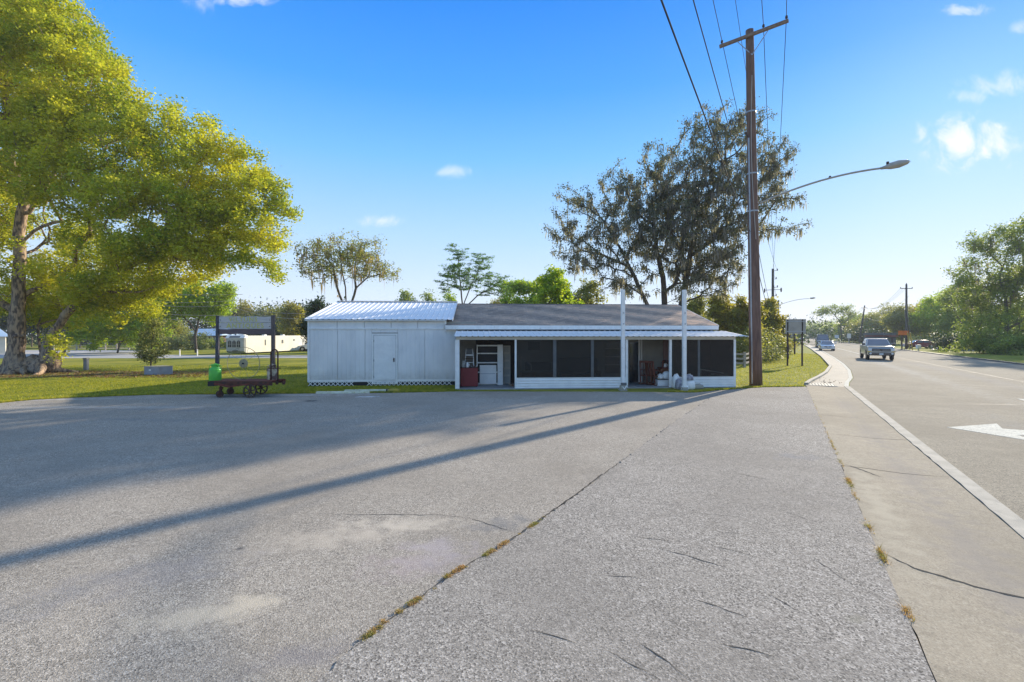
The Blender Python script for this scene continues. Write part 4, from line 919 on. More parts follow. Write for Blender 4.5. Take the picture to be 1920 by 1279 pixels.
# ============================================================ YARD THINGS ON THE LEFT
p = G(293, 703); t = thing('concrete_block', 'low concrete utility box with a small plate under the young tree', 'utility box', p, 0)
M['box_grey'] = mat('grey_concrete', (.35,.34,.36), (.27,.26,.28), scale=3); a = p.y/900
mb = MB(); mb.add([(-23*a,0,0),(8*a,-.1,0),(8*a,-.1,.46),(-23*a,0,.46),(23*a,.35,0),(23*a,.35,.46),(-8*a,.75,0),(-8*a,.75,.46)], [(0,1,2,3),(1,4,5,2),(4,6,7,5),(6,0,3,7),(3,2,5,7),(0,6,4,1)]); mb.obj('body', M['box_grey'], t, bevel=.012)
MB().box(-13*a,-5*a,-.045,-.035,.24,.32).obj('plate', M['trim'], t)
mb = MB(); mb.add([(-23.5*a,-.02,.46),(8.3*a,-.12,.46),(23.5*a,.35,.46),(-8*a,.77,.46),(-23.5*a,-.02,.50),(8.3*a,-.12,.50),(23.5*a,.35,.50),(-8*a,.77,.50)], [(0,1,2,3),(4,5,6,7),(0,1,5,4),(1,2,6,5),(2,3,7,6),(3,0,4,7)]); mb.obj('lid', M['kerb'], t)
p = G(161.5, 694); t = thing('utility_marker', 'short grey concrete marker post standing in the lawn', 'marker post', p)
MB().box(-.11,.11,-.1,.1,0,.78).obj('shaft', M['box_grey'], t, bevel=.02); MB().box(-.13,.13,-.12,.12,.70,.80).obj('cap', M['kerb'], t, bevel=.015)
for k, (px, py0, py1) in enumerate(((337,655,667.5),(370,655,667))):
    p = G(px, py1+.5); t = thing('marker_post', ['thin white marker post by the side street, left one','thin white marker post by the side street, right one'][k], 'marker post', p, 0, 'white marker posts by the side street')
    MB().box(-.04,.04,-.04,.04,0,.72).obj('shaft', M['white_paint'], t); MB().box(-.045,.045,-.045,.045,.6,.66).obj('band', M['galv'], t)
# wire fence with pale posts
t = thing('wire_fence', 'wire fence on pale wooden posts in front of the dark woods', 'fence', (0,71.5,0))
fx = [(143,0),(168,0),(178,.25),(197,0),(218,0),(241,0),(258,0),(120,0),(100,0)]
for px, ln in fx: MB().box((px-960)/900*71.5-.08+0, (px-960)/900*71.5+.08, 0, .12, 0, 1.15).obj('post', M['fence_wood'], t)
mb = MB()
for z_ in (.35,.7,1.05): mb.tube([((85-960)/900*71.5,0,z_),((265-960)/900*71.5,0,z_)], .012, 4)
mb.obj('wires', M['galv'], t)

# trailer with arched windows
A_ = Vector((-31.7,57.0,0)); Bf = Vector((-29.2,70,0)); dl = (Bf-A_).normalized(); ang = math.atan2(dl.y, dl.x)
t = thing('mobile_home', 'cream mobile home with three arched windows across its grey front end', 'mobile home', A_, ang)
LL = 14.5; WW = 2.55
MB().box(0.15,LL,0,WW,.16,2.2).obj('body', M['cream'], t, bevel=.03)
MB().hexa([(.15,0,.16),(.15,WW,.16),(.15,WW,1.95),(.15,0,1.95)], [(-.12,.08,.35),(-.12,WW-.08,.35),(-.12,WW-.08,1.9),(-.12,.08,1.9)]).obj('front_panel', M['trailer_front'], t, bevel=.03)
MB().hexa([(-.2,-.03,1.9),(-.2,WW+.03,1.9),(.4,WW+.03,1.9),(.4,-.03,1.9)], [(.1,.02,2.26),(.1,WW-.02,2.26),(.5,WW-.02,2.26),(.5,.02,2.26)]).obj('front_cap', M['white_paint'], t, bevel=.03)
MB().hexa([(-.165,.6,1.97),(-.165,WW-.45,1.97),(-.15,WW-.45,1.97),(-.15,.6,1.97)], [(.055,.65,2.2),(.055,WW-.5,2.2),(.075,WW-.5,2.2),(.075,.65,2.2)]).obj('lettering_strip', M['mull'], t)
for k in range(3):
    y0 = .55+k*.60; n = 8; pts = [(y0,.82),(y0+.48,.82)]+[(y0+.24+.24*math.cos(q), 1.38+.26*math.sin(q)) for q in np.linspace(0,math.pi,n)]
    mb = MB(); mb.add([(-.135,a,b) for a, b in pts]+[(-.11,a,b) for a, b in pts], [tuple(range(len(pts))), tuple(range(2*len(pts)-1,len(pts)-1,-1))]+[(i,(i+1)%len(pts),len(pts)+(i+1)%len(pts),len(pts)+i) for i in range(len(pts))])
    wd = mb.obj('window', M['glass'], t); MB().box(-.15,-.136,y0+.225,y0+.255,.82,1.6).box(-.15,-.136,y0,y0+.48,1.18,1.21).obj('glazing_bar', M['trailer_front'], wd)
for (x_, z0, z1, w_) in ((3.4,1.0,1.7,.16),(6.6,1.2,1.65,.3),(9.0,1.5,1.7,.3)):
    MB().box(x_,x_+w_,-.03,.0,z0,z1).obj('vent', M['mull'], t)
MB().box(11.0,11.7,-.03,0,.3,1.8).obj('door', M['trailer_front'], t); MB().box(10.6,12.4,-.7,-.03,.0,.35).obj('steps', M['fence_wood'], t)
MB().tube([(-.12,.9,.42),(-.5,1.25,.4),(-.12,1.6,.42)], .04, 6).obj('hitch', M['black'], t)
for k in range(3): MB().box(1+k*3.6,1.4+k*3.6,1,1.4,2.2,2.34).obj('roof_vent', M['white_paint'], t)
# brown house with pale blue roof behind
t = thing('brown_house', 'brown house with a pale blue metal roof behind the marker posts', 'house', ((345-960)/900*95, 95, 0), 0)
def hx(px): return (px-345)/900*95
def hz(py): return 2.3+(628-py)/900*95
MB().box(hx(347),hx(412),0,8,0,hz(629)).obj('wall', M['brick_wall'], t)
mb = MB(); mb.add([(hx(338),-.7,hz(629)),(hx(418),-.7,hz(629)),(hx(410),4,hz(616)),(hx(345),4,hz(616)),(hx(338),8.7,hz(629)),(hx(418),8.7,hz(629))], [(0,1,2,3),(5,4,3,2),(0,3,4),(1,5,2)]); mb.add([(hx(338),-.7,hz(630)),(hx(418),-.7,hz(630)),(hx(418),-.7,hz(629)),(hx(338),-.7,hz(629))], [(0,1,2,3)]); mb.obj('roof', M['blue_roof'], t)
for (a, b) in ((386,391),(395,400)):
    wd = MB().box(hx(a),hx(b),-.06,0,hz(643),hz(631)).obj('window', M['white_paint'], t); MB().box(hx(a)+.14,hx(b)-.14,-.09,-.06,hz(642),hz(632)).obj('pane', M['glass'], wd)
MB().box(hx(403),hx(407),-.06,0,0,hz(632)).obj('door', M['white_paint'], t)
MB().box(hx(352),hx(358),-.06,0,hz(641),hz(633)).obj('window', M['glass'], t)
# pale house at the far left
t = thing('pale_house', 'pale house with a blue grey roof at the left edge behind the trunk', 'house', (-62.1,57.06,0), R(46))
MB().box(-8,1.3,0,6,0,2.15).obj('wall', M['cream'], t); mb = MB(); mb.add([(-8.6,-.5,2.1),(1.7,-.5,2.1),(.6,3,3.3),(-8,3,3.3),(-8.6,6.5,2.1),(1.7,6.5,2.1)], [(0,1,2,3),(5,4,3,2),(1,5,2),(0,3,4)]); mb.obj('roof', M['blue_roof'], t)
MB().box(-1.2,-.2,-.05,0,.9,1.7).obj('window', M['glass'], t); MB().box(-3.2,-2.2,-.05,0,0,1.9).obj('door', M['brick_wall'], t)

# ============================================================ RAIL FENCE AND ROAD SIGNS
t = thing('rail_fence', 'grey three rail wooden fence running off behind the porch end', 'fence', (0,0,0))
pp = [Vector((15.6,34.2,0)), G(1396,689.2), G(1411,685), G(1432,672), G(1452,662.5), G(1462,656), G(1468,651)]
pp[1] = Vector(((1396-960)/900*34, 34, 0)); pp[2] = Vector(((1411-960)/900*37, 37, 0)); pp[3] = Vector(((1436-960)/900*43, 43, 0)); pp[4] = Vector(((1452-960)/900*50,50,0)); pp[5] = Vector(((1463-960)/900*60,60,0)); pp[6] = Vector(((1470-960)/900*75,75,0))
for p in pp:
    if p is not pp[0]: MB().box(p.x-.08,p.x+.08,p.y-.07,p.y+.07,0,1.08).obj('post', M['fence_wood'], t, bevel=.01)
for a, b in zip(pp[:-1], pp[1:]):
    for z_ in (.30,.62,.94): MB().beam(a+Vector((0,0,z_+random.uniform(-.03,.03))), b+Vector((0,0,z_+random.uniform(-.03,.03))), .05, .13).obj('rail', M['fence_wood'], t)
def signpost(p, z, par, m='dark_metal', w_=.09): MB().box(p.x-w_/2,p.x+w_/2,p.y-.04,p.y+.04,0,z).obj('post', M[m], par)
a, b = G(1476.5,688), G(1504,684); a.y = b.y = 35.5; a.x = (1476.5-960)/900*35.5; b.x = (1504-960)/900*35.5
t = thing('road_sign', 'wide blank aluminium back of a road sign on two dark posts in the verge', 'road sign', (0,0,0))
signpost(a, 3.45, t); signpost(b, 3.45, t)
MB().box(a.x-.16,b.x+.26,35.46,35.48,2.3+(628-626)*35.5/900,2.3+(628-598.5)*35.5/900).obj('panel', M['sign_back'], t, bevel=.003)
for z_ in (2.55,3.3): MB().box(a.x-.1,b.x+.2,35.44,35.458,z_-.03,z_+.03).obj('brace', M['galv'], t)
for (px, Y, z_, lab) in ((1490,57,2.45,'short dark sign post beyond the wide sign in the verge'), (1481,75,2.5,'thin far sign post left of the road beyond the short dark one'), (1477.5,46,2.9,'dark post close behind the left leg of the wide sign')):
    t = thing('sign_post', lab, 'post', ((px-960)/900*Y,Y,0)); MB().box(-.07,.07,-.05,.05,0,z_).obj('shaft', M['dark_metal'], t); MB().box(-.3,.3,.05,.07,z_-.5,z_+.05).obj('sign_plate', M['sign_back'], t)
for (px, py, Y, w_, h_, lab, m) in ((1592,630,125,1.0,1.2,'small white roadside sign left of the leaning pole','white_paint'), (1569,631,150,1.3,1.0,'far small white sign at the road bend','white_paint')):
    t = thing('small_sign', lab, 'sign', ((px-960)/900*Y,Y,0)); z_ = 2.3+(628-py)/900*Y
    MB().box(-w_/2,w_/2,0,.04,z_-h_/2,z_+h_/2).obj('panel', M[m], t); MB().box(-.06,.06,.04,.12,0,z_).obj('post', M['galv'], t)
M['orange'] = mat('orange_sign', (.85,.22,.04), scale=2)
Y = 74; t = thing('orange_sign', 'bright orange roadside sign on a dark post beside the right pole', 'sign', ((1696-960)/900*Y,Y,0)); z_ = 2.3+(628-624.5)/900*Y
MB().box(-.95,.65,0,.05,z_-.32,z_+.36).obj('panel', M['orange'], t); MB().box(-.4,-.25,.05,.15,0,z_).obj('post', M['dark_metal'], t); MB().box(.3,.42,.05,.15,0,z_).obj('post', M['dark_metal'], t)

# ============================================================ UTILITY POLES, LAMPS, WIRES
PB = Vector((11.08,21.8,0)); DD = Vector((DX,DY,0)); NN = Vector((DY,-DX,0))
topx = Vector(((1405.5-960)/900*21.8, 21.8, 2.3+(628-57)/900*21.8))
t = thing('utility_pole', 'tall thick brown wooden utility pole beside the porch with one tilted crossarm', 'utility pole', PB)
TL = topx-PB
MB().tube([TL*k/12+Vector((0,0,-.05 if k == 0 else 0)) for k in range(13)], [.275-.105*(k/12)**.9 for k in range(13)], 18).obj('shaft', M['pole'], t, smooth=True)
za = 2.3+(628-70)/900*21.8; pa = TL*(za/TL.z)
side = Vector((0,-.22,0))
al, ar = pa-NN*1.36+side+Vector((0,0,-.16)), pa+NN*1.42+side+Vector((0,0,.16))
MB().beam(al, ar, .11, .14).obj('crossarm', M['arm_wood'], t, bevel=.01)
pb_ = TL*((za-.9)/TL.z)+Vector((0,-.18,0))
for q in (-.62,.66): MB().beam(pb_, pa+NN*q+side+Vector((0,0,q*.11-.06)), .02, .035).obj('arm_brace', M['galv'], t)
att = []
for q in (-1.25,.45,1.34):
    c = pa+NN*q+side+Vector((0,0,q*.115+.07)); att.append(PB+c+Vector((0,0,.16)))
    MB().lathe([(.015,0),(.015,.05),(.05,.06),(.06,.10),(.04,.12),(.05,.16),(.02,.18)], c, 10).obj('insulator', M['dark_metal'], t)
zc1 = TL.z-4.6
MB().tube([TL*(z_/TL.z)+Vector((-.17-.05*(1-z_/TL.z),-.12,0)) for z_ in np.linspace(.1,11.2,9)], .035, 8).obj('conduit', M['galv'], t)
MB().tube([TL*(11.2/TL.z)+Vector((-.2,-.12,0)),TL*(11.35/TL.z)+Vector((-.33,-.12,.12)),TL*(11.35/TL.z)+Vector((-.36,-.12,.0))], .03, 8).obj('weatherhead', M['dark_metal'], t)
# hanging service cable along the pole
MB().tube([TL*(z_/TL.z)+Vector((.1*math.sin(z_*.45)-.02,-.29+.008*z_,0)) for z_ in np.linspace(6.6,14,24)], .016, 5).obj('down_cable', M['wire_pale'], t)
for z_ in (9.6, 7.9, 12.4): MB().lathe([(.30-.105*(z_/16)+.0,z_-.03),(.30-.105*(z_/16),z_+.03)], TL*(z_/TL.z)-Vector((0,0,z_)), 16).obj('band', M['galv'], t)
# street lamp arm
def lamparm(par, base, z0, dz_, Ln, m='lamp'):
    P_ = []
    for k in range(14):
        f = k/13; P_.append(base+NN*(.1+(Ln-.95)*f)+Vector((0,0,z0+dz_*math.sin(f*math.pi/2)**.9*(1-.08*f))))
    MB().tube(P_, .04, 8).obj('lamp_arm', M['lamp'] if m == 'lamp' else M['galv'], par, smooth=True)
    e = P_[-1]; d = NN*.9+Vector((0,0,.12)); hd = []
    mb = MB(); mb.tube([e-d*.05, e+d*.12, e+d*.3, e+d*.6, e+d*.9, e+d*1.0], [.05,.075,.13,.15,.09,.01], 12); o = mb.obj('lamp_head', M['lamp'], par, smooth=True)
    MB().lathe([(.05,.1),(.05,.2),(.001,.2)], e+d*.2, 8).obj('photocell', M['dark_metal'], o)
    return P_
la = lamparm(t, TL*(8.15/TL.z), 8.15-TL.z*(8.15/TL.z), 1.0, 5.55)
MB().beam(TL*(8.6/TL.z)+NN*.1, la[4], .02).obj('stay_rod', M['galv'], t)
MB().lathe([(.04,0),(.05,.04),(.001,.08)], la[8]+Vector((0,0,.03)), 8).obj('clamp', M['dark_metal'], t)
def smallpole(px, Y, pyt, lab, extras=True, lean=0, r=.17, m='pole_grey'):
    b = Vector(((px-960)/900*Y, Y, 0)); h = 2.3+(628-pyt)/900*Y; t = thing('utility_pole', lab, 'utility pole', b)
    MB().tube([(lean*k/6,0,h*k/6) for k in range(7)], [r*(1-.35*k/6) for k in range(7)], 10).obj('shaft', M[m], t, smooth=True)
    return t, b, h
t2, b2, h2 = smallpole(1449, 66, 504, 'dark utility pole with two transformer cans at the end of the rail fence', r=.22)
for k in range(4):
    z_ = h2-.3-k*1.15
    MB().beam((0,0,z_),tuple(NN*(.55 if k % 2 == 0 else .4)+Vector((0,0,z_+.05))),.05).obj('bracket', M['dark_metal'], t2); MB().lathe([(.05,0),(.09,.06),(.05,.16),(.08,.2),(.03,.3)], tuple(NN*(.55 if k % 2 == 0 else .4)+Vector((0,0,z_))), 8).obj('insulator', M['dark_metal'], t2)
for s_ in (-1,1): MB().beam((0,0,h2-2.9),tuple(NN*s_*1.0+Vector((0,0,h2-2.9))),.06).obj('bracket', M['dark_metal'], t2); MB().lathe([(.05,-.25),(.10,-.1),(.10,.2),(.04,.35)], tuple(NN*s_*1.0+Vector((0,0,h2-3.0))), 8).obj('cutout', M['dark_metal'], t2)
for s_ in (-1,1): MB().lathe([(.20,-.45),(.24,-.4),(.24,.4),(.20,.45),(.05,.5)], tuple(NN*s_*.48+Vector((0,0,h2-5.4))), 14).obj('transformer', M['galv'] if s_ > 0 else M['dark_metal'], t2)
tl, bl, hl = smallpole(1459.5, 86, 563, 'shorter far pole carrying the second street lamp', r=.19); lamparm(tl, Vector((0,0,0)), hl-.9, 1.1, 5.6, 'x')
t3, b3, h3 = smallpole(1699.5, 79, 533, 'tall utility pole on the right verge beside the orange sign', r=.2)
MB().beam((-1.0,0,h3-.7),(1.0,0,h3-.7),.1).obj('crossarm', M['pole_grey'], t3)
for q in (-.95,0,.95): MB().lathe([(.03,0),(.07,.08),(.03,.2)], (q,0,h3-.65 if q else h3), 8).obj('insulator', M['dark_metal'], t3)
t4, b4, h4 = smallpole(1611, 122, 573, 'leaning utility pole further along the right verge', r=.22, lean=1.4)
MB().beam((.6,0,h4-.6),(2.0,0,h4-.6),.12).obj('crossarm', M['pole_grey'], t4)
t5, b5, h5 = smallpole(1573, 190, 600, 'small distant utility pole at the bend of the road', r=.25)
MB().box(-.8,.8,-.1,.1,h5-.7,h5-.5).obj('crossarm', M['pole_grey'], t5)
tw, bw, hw = smallpole(120, 52, 520, 'utility pole hidden in the big tree by the side street', r=.16); MB().box(-.9,.9,-.06,.06,hw-.6,hw-.45).obj('crossarm', M['pole_grey'], tw)
tx, bx_, hx_ = smallpole(442, 80, 572, 'thin grey utility pole behind the wooden sign', r=.09); MB().box(-.5,.5,-.06,.06,hx_-.4,hx_-.3).obj('crossarm', M['pole_grey'], tx)
def wire(a, b, lab, sag=.5, r=.017, m='wire', n=24, group='power lines'):
    a = Vector(a); b = Vector(b); P_ = [a.lerp(b, k/n)-Vector((0,0,4*sag*(k/n)*(1-k/n))) for k in range(n+1)]
    o = MB().tube(P_, r, 5, cap=False).obj('power_line', M[m], smooth=True); return tag(o, lab, 'wire', group)
BK = -DD*45
for k, (a, nm) in enumerate(zip(att, ('left','middle','right'))):
    wire(a+BK, a, f'thin wire overhead running to the {nm} insulator of the crossarm', .25, .014)
    wire(a, b2+NN*(.5-k*.3)+Vector((0,0,h2-.2-k*1.1)), f'thin wire from the {nm} insulator to the pole with transformers', .9, .014)
nt_ = PB+TL*(13.9/TL.z)+Vector((-.2,-.1,0)); wire(nt_+BK+Vector((-.1,0,.3)), nt_, 'faint neutral wire overhead just left of the pole top', .2, .009)
l2 = PB+TL*(8.7/TL.z)+Vector((-.24,-.1,0)); l1 = PB+TL*(6.95/TL.z)+Vector((-.22,-.16,0))
wire(l2+BK, l2, 'cable overhead meeting the pole just above the lamp arm', .5, .011); wire(l1+BK, l1, 'thick communication cable overhead meeting the pole below the lamp arm', .5, .013)
wire(l2, b2+Vector((0,0,h2-5.9)), 'upper cable sagging from the tall pole to the transformer pole', .8, .018, 'wire'); wire(l1, b2+Vector((0,0,h2-6.7)), 'lower cable sagging from the tall pole to the transformer pole', .9, .022, 'wire')
wire(b2+Vector((0,0,h2-1)), b2+DD*45+Vector((0,0,h2-.5)), 'wire continuing from the transformer pole along the road', .8, .02)
for k in range(5):
    a = b3+Vector((-.9+.45*k,0,h3-.6-(k > 2)*(k-2)*1.3)); b = b4+Vector((.7+.3*k,0,h4-.5-(k > 2)*(k-2)*1.3)); wire(a, b, ['outermost left','second','middle','fourth','lowest'][k]+' sagging wire between the two poles on the right verge', 1.5, .022, 'wire_pale', group='wires along the right verge')
    if k in (0,2,4): wire(b, b5+Vector((-.6+.3*k,0,h5-.5-(k > 2)*2)), ['left','','central','','low'][k]+' wire from the leaning pole to the distant pole', 1.2, .024, 'wire_pale', group='wires along the right verge')
lw = [((150,538),(455,552),.35),((190,556),(455,562),.45),((225,560),(430,571),.5),((150,578),(440,592),.2),((205,584),(430,604),.25)]
for k, (a, b, s_) in enumerate(lw):
    wire(at(a[0],a[1],50), at(b[0],b[1],48.5), ['topmost','second','third','fourth','lowest'][k]+' pale wire crossing behind the big tree on the left', s_, .022, 'wire_pale', group='wires behind the big tree')
wire(at(442,577,80), at(560,598,60), 'pale wire from the thin pole towards the shed', .4, .02, 'wire_pale', group='wires behind the sign'); wire(at(442,573,80), at(575,588,60), 'upper pale wire from the thin pole towards the shed', .4, .02, 'wire_pale', group='wires behind the sign')

# ============================================================ VEHICLES
M['silver'] = mat('silver_car_paint', (.62,.63,.62), (.57,.58,.57), rough=.25, metal=.35, scale=1, spec=.6, coat=.6)
M['silver_warm'] = mat('champagne_silver_paint', (.50,.48,.43), (.46,.44,.40), rough=.3, metal=.35, scale=1, spec=.6, coat=.6)
M['dark_paint'] = mat('dark_car_paint', (.03,.032,.04), rough=.2, spec=.6, coat=.8)
M['tyre'] = mat('tyre_rubber', (.025,.025,.026), rough=.85)
M['rim'] = mat('alloy_rim', (.45,.45,.46), rough=.35, metal=.8)
M['lens'] = mat('headlight_lens', (.75,.76,.74), rough=.12, spec=.8, coat=.5)
M['wglass'] = mat('windscreen_glass', (.10,.135,.17), (.14,.17,.20), rough=.06, spec=.9, scale=.8)
M['amber'] = mat('amber_lens', (.8,.5,.08), rough=.3)
M['plate'] = mat('number_plate', (.75,.75,.72), rough=.5)
def arch(xc, r, zb, n=9): return [(xc-r*math.cos(math.pi*k/(n-1)), max(zb, zb+0)+r*math.sin(math.pi*k/(n-1))*1.0) for k in range(n)]
def vehicle(name, label, cat, s_, t_, spec, paint, group=None):
    p = S(s_, t_, .018); ang = math.atan2(-DY, -DX)
    t = thing(name, label, cat, p, ang, group)
    Ln, Wd, rw, xw = spec['L'], spec['W'], spec['r'], spec['xw']; zb = spec['zb']; hw = Wd/2
    up = spec['upper']       # belt line from nose to tail (x,z)
    low = []
    xr, xf = xw
    low = [(up[-1][0], zb)]+arch(xr, rw*1.18, zb)+arch(xf, rw*1.18, zb)+[(up[0][0], zb)]
    poly = low+up
    body = MB(); n = len(poly)
    def taper(x): return 1-.10*max(0, (abs(x)-Ln*.33)/(Ln*.17))**2
    body.add([(x, -hw*taper(x), z) for x, z in poly]+[(x, hw*taper(x), z) for x, z in poly], [tuple(range(n)), tuple(range(2*n-1, n-1, -1))]+[((i+1)%n, i, n+i, n+(i+1)%n) for i in range(n)])
    body.obj('body', paint, t, bevel=.05, seg=3)
    # cabin
    (xa, xb, zc0), (xc_, xd, zc1) = spec['cab']; ci = hw*.93; cu_ = hw*.74
    A4 = [(xa,-ci,zc0),(xb,-ci,zc0),(xb,ci,zc0),(xa,ci,zc0)]; B4 = [(xc_,-cu_,zc1),(xd,-cu_,zc1),(xd,cu_,zc1),(xc_,cu_,zc1)]
    MB().hexa(A4, B4).obj('cabin', paint, t, bevel=.06, seg=3)
    def lerp(a, b, f): return tuple(a[i]+(b[i]-a[i])*f for i in range(3))
    def pane(nm, a, b, c, d, o_):        # a,b bottom, c,d top
        q = [Vector(v_) for v_ in (a, b, c, d)]; nrm = (q[1]-q[0]).cross(q[3]-q[0]).normalized(); ctr = sum(q, Vector())/4
        if nrm.dot(ctr-Vector(((xa+xb)/2,0,(zc0+zc1)/2))) < 0: nrm = -nrm
        MB().hexa([v_+nrm*.006 for v_ in q], [v_+nrm*.02 for v_ in q]).obj(nm, M['wglass'], t)
    def sub(P0,P1,Q0,Q1,f0,f1,g0,g1):
        bt = lambda f, g: lerp(lerp(P0,P1,f), lerp(Q0,Q1,f), g)
        return bt(f0,g0), bt(f1,g0), bt(f1,g1), bt(f0,g1)
    pane('windscreen', *sub(A4[1],A4[2],B4[1],B4[2],.05,.95,.08,.90), 1)
    pane('rear_window', *sub(A4[0],A4[3],B4[0],B4[3],.08,.92,.15,.85), 1)
    for (P0,P1,Q0,Q1) in ((A4[0],A4[1],B4[0],B4[1]),(A4[3],A4[2],B4[3],B4[2])):
        for (f0, f1) in spec['sw']: pane('side_window', *sub(P0,P1,Q0,Q1,f0,f1,.1,.86), 1)
    for x_ in xw:
        for s2 in (-1, 1):
            wh = MB().lathe([(rw*.55,-.12),(rw*.92,-.12),(rw,-.08),(rw,.08),(rw*.92,.12),(rw*.55,.12)], (0,0,0), 20, 'y').obj('wheel', M['tyre'], t, smooth=False); wh.location = (x_, s2*(hw-.13), rw)
            MB().lathe([(.001,s2*.07),(rw*.2,s2*.09),(rw*.56,s2*.10),(rw*.6,s2*.122)], (0,0,0), 16, 'y').obj('rim', M['rim'], wh)
    F = up[0][0]; zg = spec['face']      # face: grille z0,z1, half width; lights z0,z1,y0,y1; bumper z0,z1
    MB().box(F-.02,F+.045,-zg['gw'],zg['gw'],zg['g'][0],zg['g'][1]).obj('grille', M['black'], t, bevel=.02)
    for k in range(3): MB().box(F+.045,F+.055,-zg['gw']+.05,zg['gw']-.05,zg['g'][0]+(k+.7)*(zg['g'][1]-zg['g'][0])/4.2-.01,zg['g'][0]+(k+.7)*(zg['g'][1]-zg['g'][0])/4.2+.01).obj('grille_bar', M['rim'], t)
    MB().lathe([(.001,.06),(.10,.06),(.10,.05)], (F,0,sum(zg['g'])/2), 14, 'x').obj('emblem', M['dark_paint'] if spec.get('oval') else M['rim'], t)
    for s2 in (-1, 1):
        MB().box(F-.10,F+.035,*sorted((s2*zg['l'][2],s2*zg['l'][3])),zg['l'][0],zg['l'][1]).obj('headlight', M['lens'], t, bevel=.02)
        mr_ = MB().box(xb-.30,xb-.12,*sorted((s2*(hw-.02),s2*(hw+.22))),zc0+.03,zc0+.24).obj('mirror', spec.get('mirror', paint), t, bevel=.03)
        MB().box(xr-.2+1.5,xr+1.7,*sorted((s2*(hw+.0),s2*(hw+.012))),zc0-.16,zc0-.13).obj('door_handle', M['black'], t)
        MB().box(up[-1][0]-.02,up[-1][0]+.03,*sorted((s2*(hw*.72),s2*hw*.88)),zc0-.35,zc0-.1).obj('tail_light', M['red'], t)
    MB().box(F-.06,F+.10,-hw*.93,hw*.93,zg['b'][0],zg['b'][1]).obj('bumper', zg['bm'], t, bevel=.04, seg=3)
    MB().box(F+.10,F+.115,-.15,.15,zg['b'][0]+.05,zg['b'][0]+.2).obj('number_plate', M['plate'], t)
    MB().box(xr-.2,xf+.2,-hw*.8,hw*.8,zb-.08,zb+.05).obj('underbody', M['black'], t)
    return t
truck = dict(L=5.8, W=2.02, r=.41, xw=(-1.85,1.85), zb=.48, oval=True, mirror=None,
    upper=[(2.78,.6),(2.80,1.0),(2.72,1.18),(2.45,1.24),(1.25,1.32),(-2.85,1.32),(-2.88,.6)],
    cab=((-1.35,1.42,1.30),(-1.0,.55,1.93)), sw=[(.10,.50),(.54,.86)],
    face=dict(g=(.80,1.06), gw=.66, l=(.82,1.06,.68,.95), b=(.44,.72), bm=M['dark_paint']))
truck['mirror'] = M['dark_paint']
t = vehicle('pickup_truck', 'silver pickup truck with a dark grille and bumper driving towards the camera', 'pickup truck', 7.55, 56.3, truck, M['silver_warm'])
MB().box(-2.75,-1.45,-.85,.85,1.325,1.34).obj('bed_cover', M['black'], t); MB().box(2.05,2.72,-.9,.9,1.235,1.25).obj('hood_edge', M['silver_warm'], t)
for s2 in (-1,1): MB().lathe([(.001,.0),(.09,.0),(.09,-.06)], (2.90,s2*.78,.62), 12, 'x').obj('fog_light', M['lens'], t)
for s2 in (-1,1): MB().box(2.70,2.80,*sorted((s2*.72,s2*.99)),.74,.86).obj('turn_signal', M['amber'], t)
sedan = dict(L=4.6, W=1.8, r=.32, xw=(-1.35,1.4), zb=.30,
    upper=[(2.2,.45),(2.25,.62),(2.1,.76),(1.1,.93),(-2.0,.98),(-2.3,.85),(-2.3,.45)],
    cab=((-1.75,1.15,.93),(-1.0,.35,1.42)), sw=[(.14,.48),(.52,.84)], face=dict(g=(.50,.66), gw=.42, l=(.56,.72,.50,.85), b=(.26,.48), bm=M['silver']))
vehicle('sedan', 'silver sedan right behind the van in the oncoming lane', 'car', 5.45, 84, sedan, M['silver'])
van = dict(L=5.2, W=2.05, r=.36, xw=(-1.6,1.65), zb=.36,
    upper=[(2.45,.5),(2.5,.95),(2.35,1.1),(1.7,1.28),(-2.5,1.28),(-2.55,.5)],
    cab=((-2.5,1.7,1.26),(-2.4,.75,2.35)), sw=[(.10,.42),(.50,.80)], face=dict(g=(.70,.95), gw=.5, l=(.78,.98,.58,.92), b=(.34,.62), bm=M['silver']))
t = vehicle('passenger_van', 'tall dark sided van following the silver sedan', 'van', 6.05, 103, van, M['dark_paint'])
MB().box(1.2,2.47,-.93,.93,1.12,1.285).obj('hood', M['silver'], t, bevel=.04); MB().box(-2.3,.7,-.7,.7,2.35,2.40).obj('roof_panel', M['silver'], t, bevel=.02)
vehicle('sedan', 'tiny far car at the end of the road', 'car', 5.9, 215, sedan, M['dark_paint'])
def parked(loc, rz, paint, lab):
    t = vehicle('parked_car', lab, 'car', 0, 0, sedan, paint); t.location = loc; t.rotation_euler = (0,0,rz); return t
parked(((590-960)/900*68,68,0), R(185), M['white_paint'], 'white car peeping out left of the shed wall')
parked(((1723-960)/900*82,82,0), R(160), mat('maroon_paint', (.30,.05,.05), rough=.3, coat=.5), 'maroon and white car parked among the trees on the right')
# roadside shack with a red band
Y = 105; t = thing('roadside_building', 'low dark roadside building with a faded red band behind the pickup', 'building', ((1665-960)/900*Y,Y,0)); q = Y/900
MB().box(-8*q,15*q,0,6,0,2.3-4*q).obj('wall', M['mull'], t); MB().box(-2*q,16*q,-.5,6.5,2.3-4*q,2.3-.5*q).obj('red_band', mat('faded_red', (.30,.10,.07)), t); MB().box(-9*q,14*q,-.3,6,2.3-.5*q,2.3+4*q).obj('roof', M['mull'], t); MB().box(6*q,9*q,-.05,0,0,1.7).obj('door', M['dark_metal'], t); MB().box(-6*q,-2*q,-.05,0,.7,1.5).obj('window', M['glass'], t)
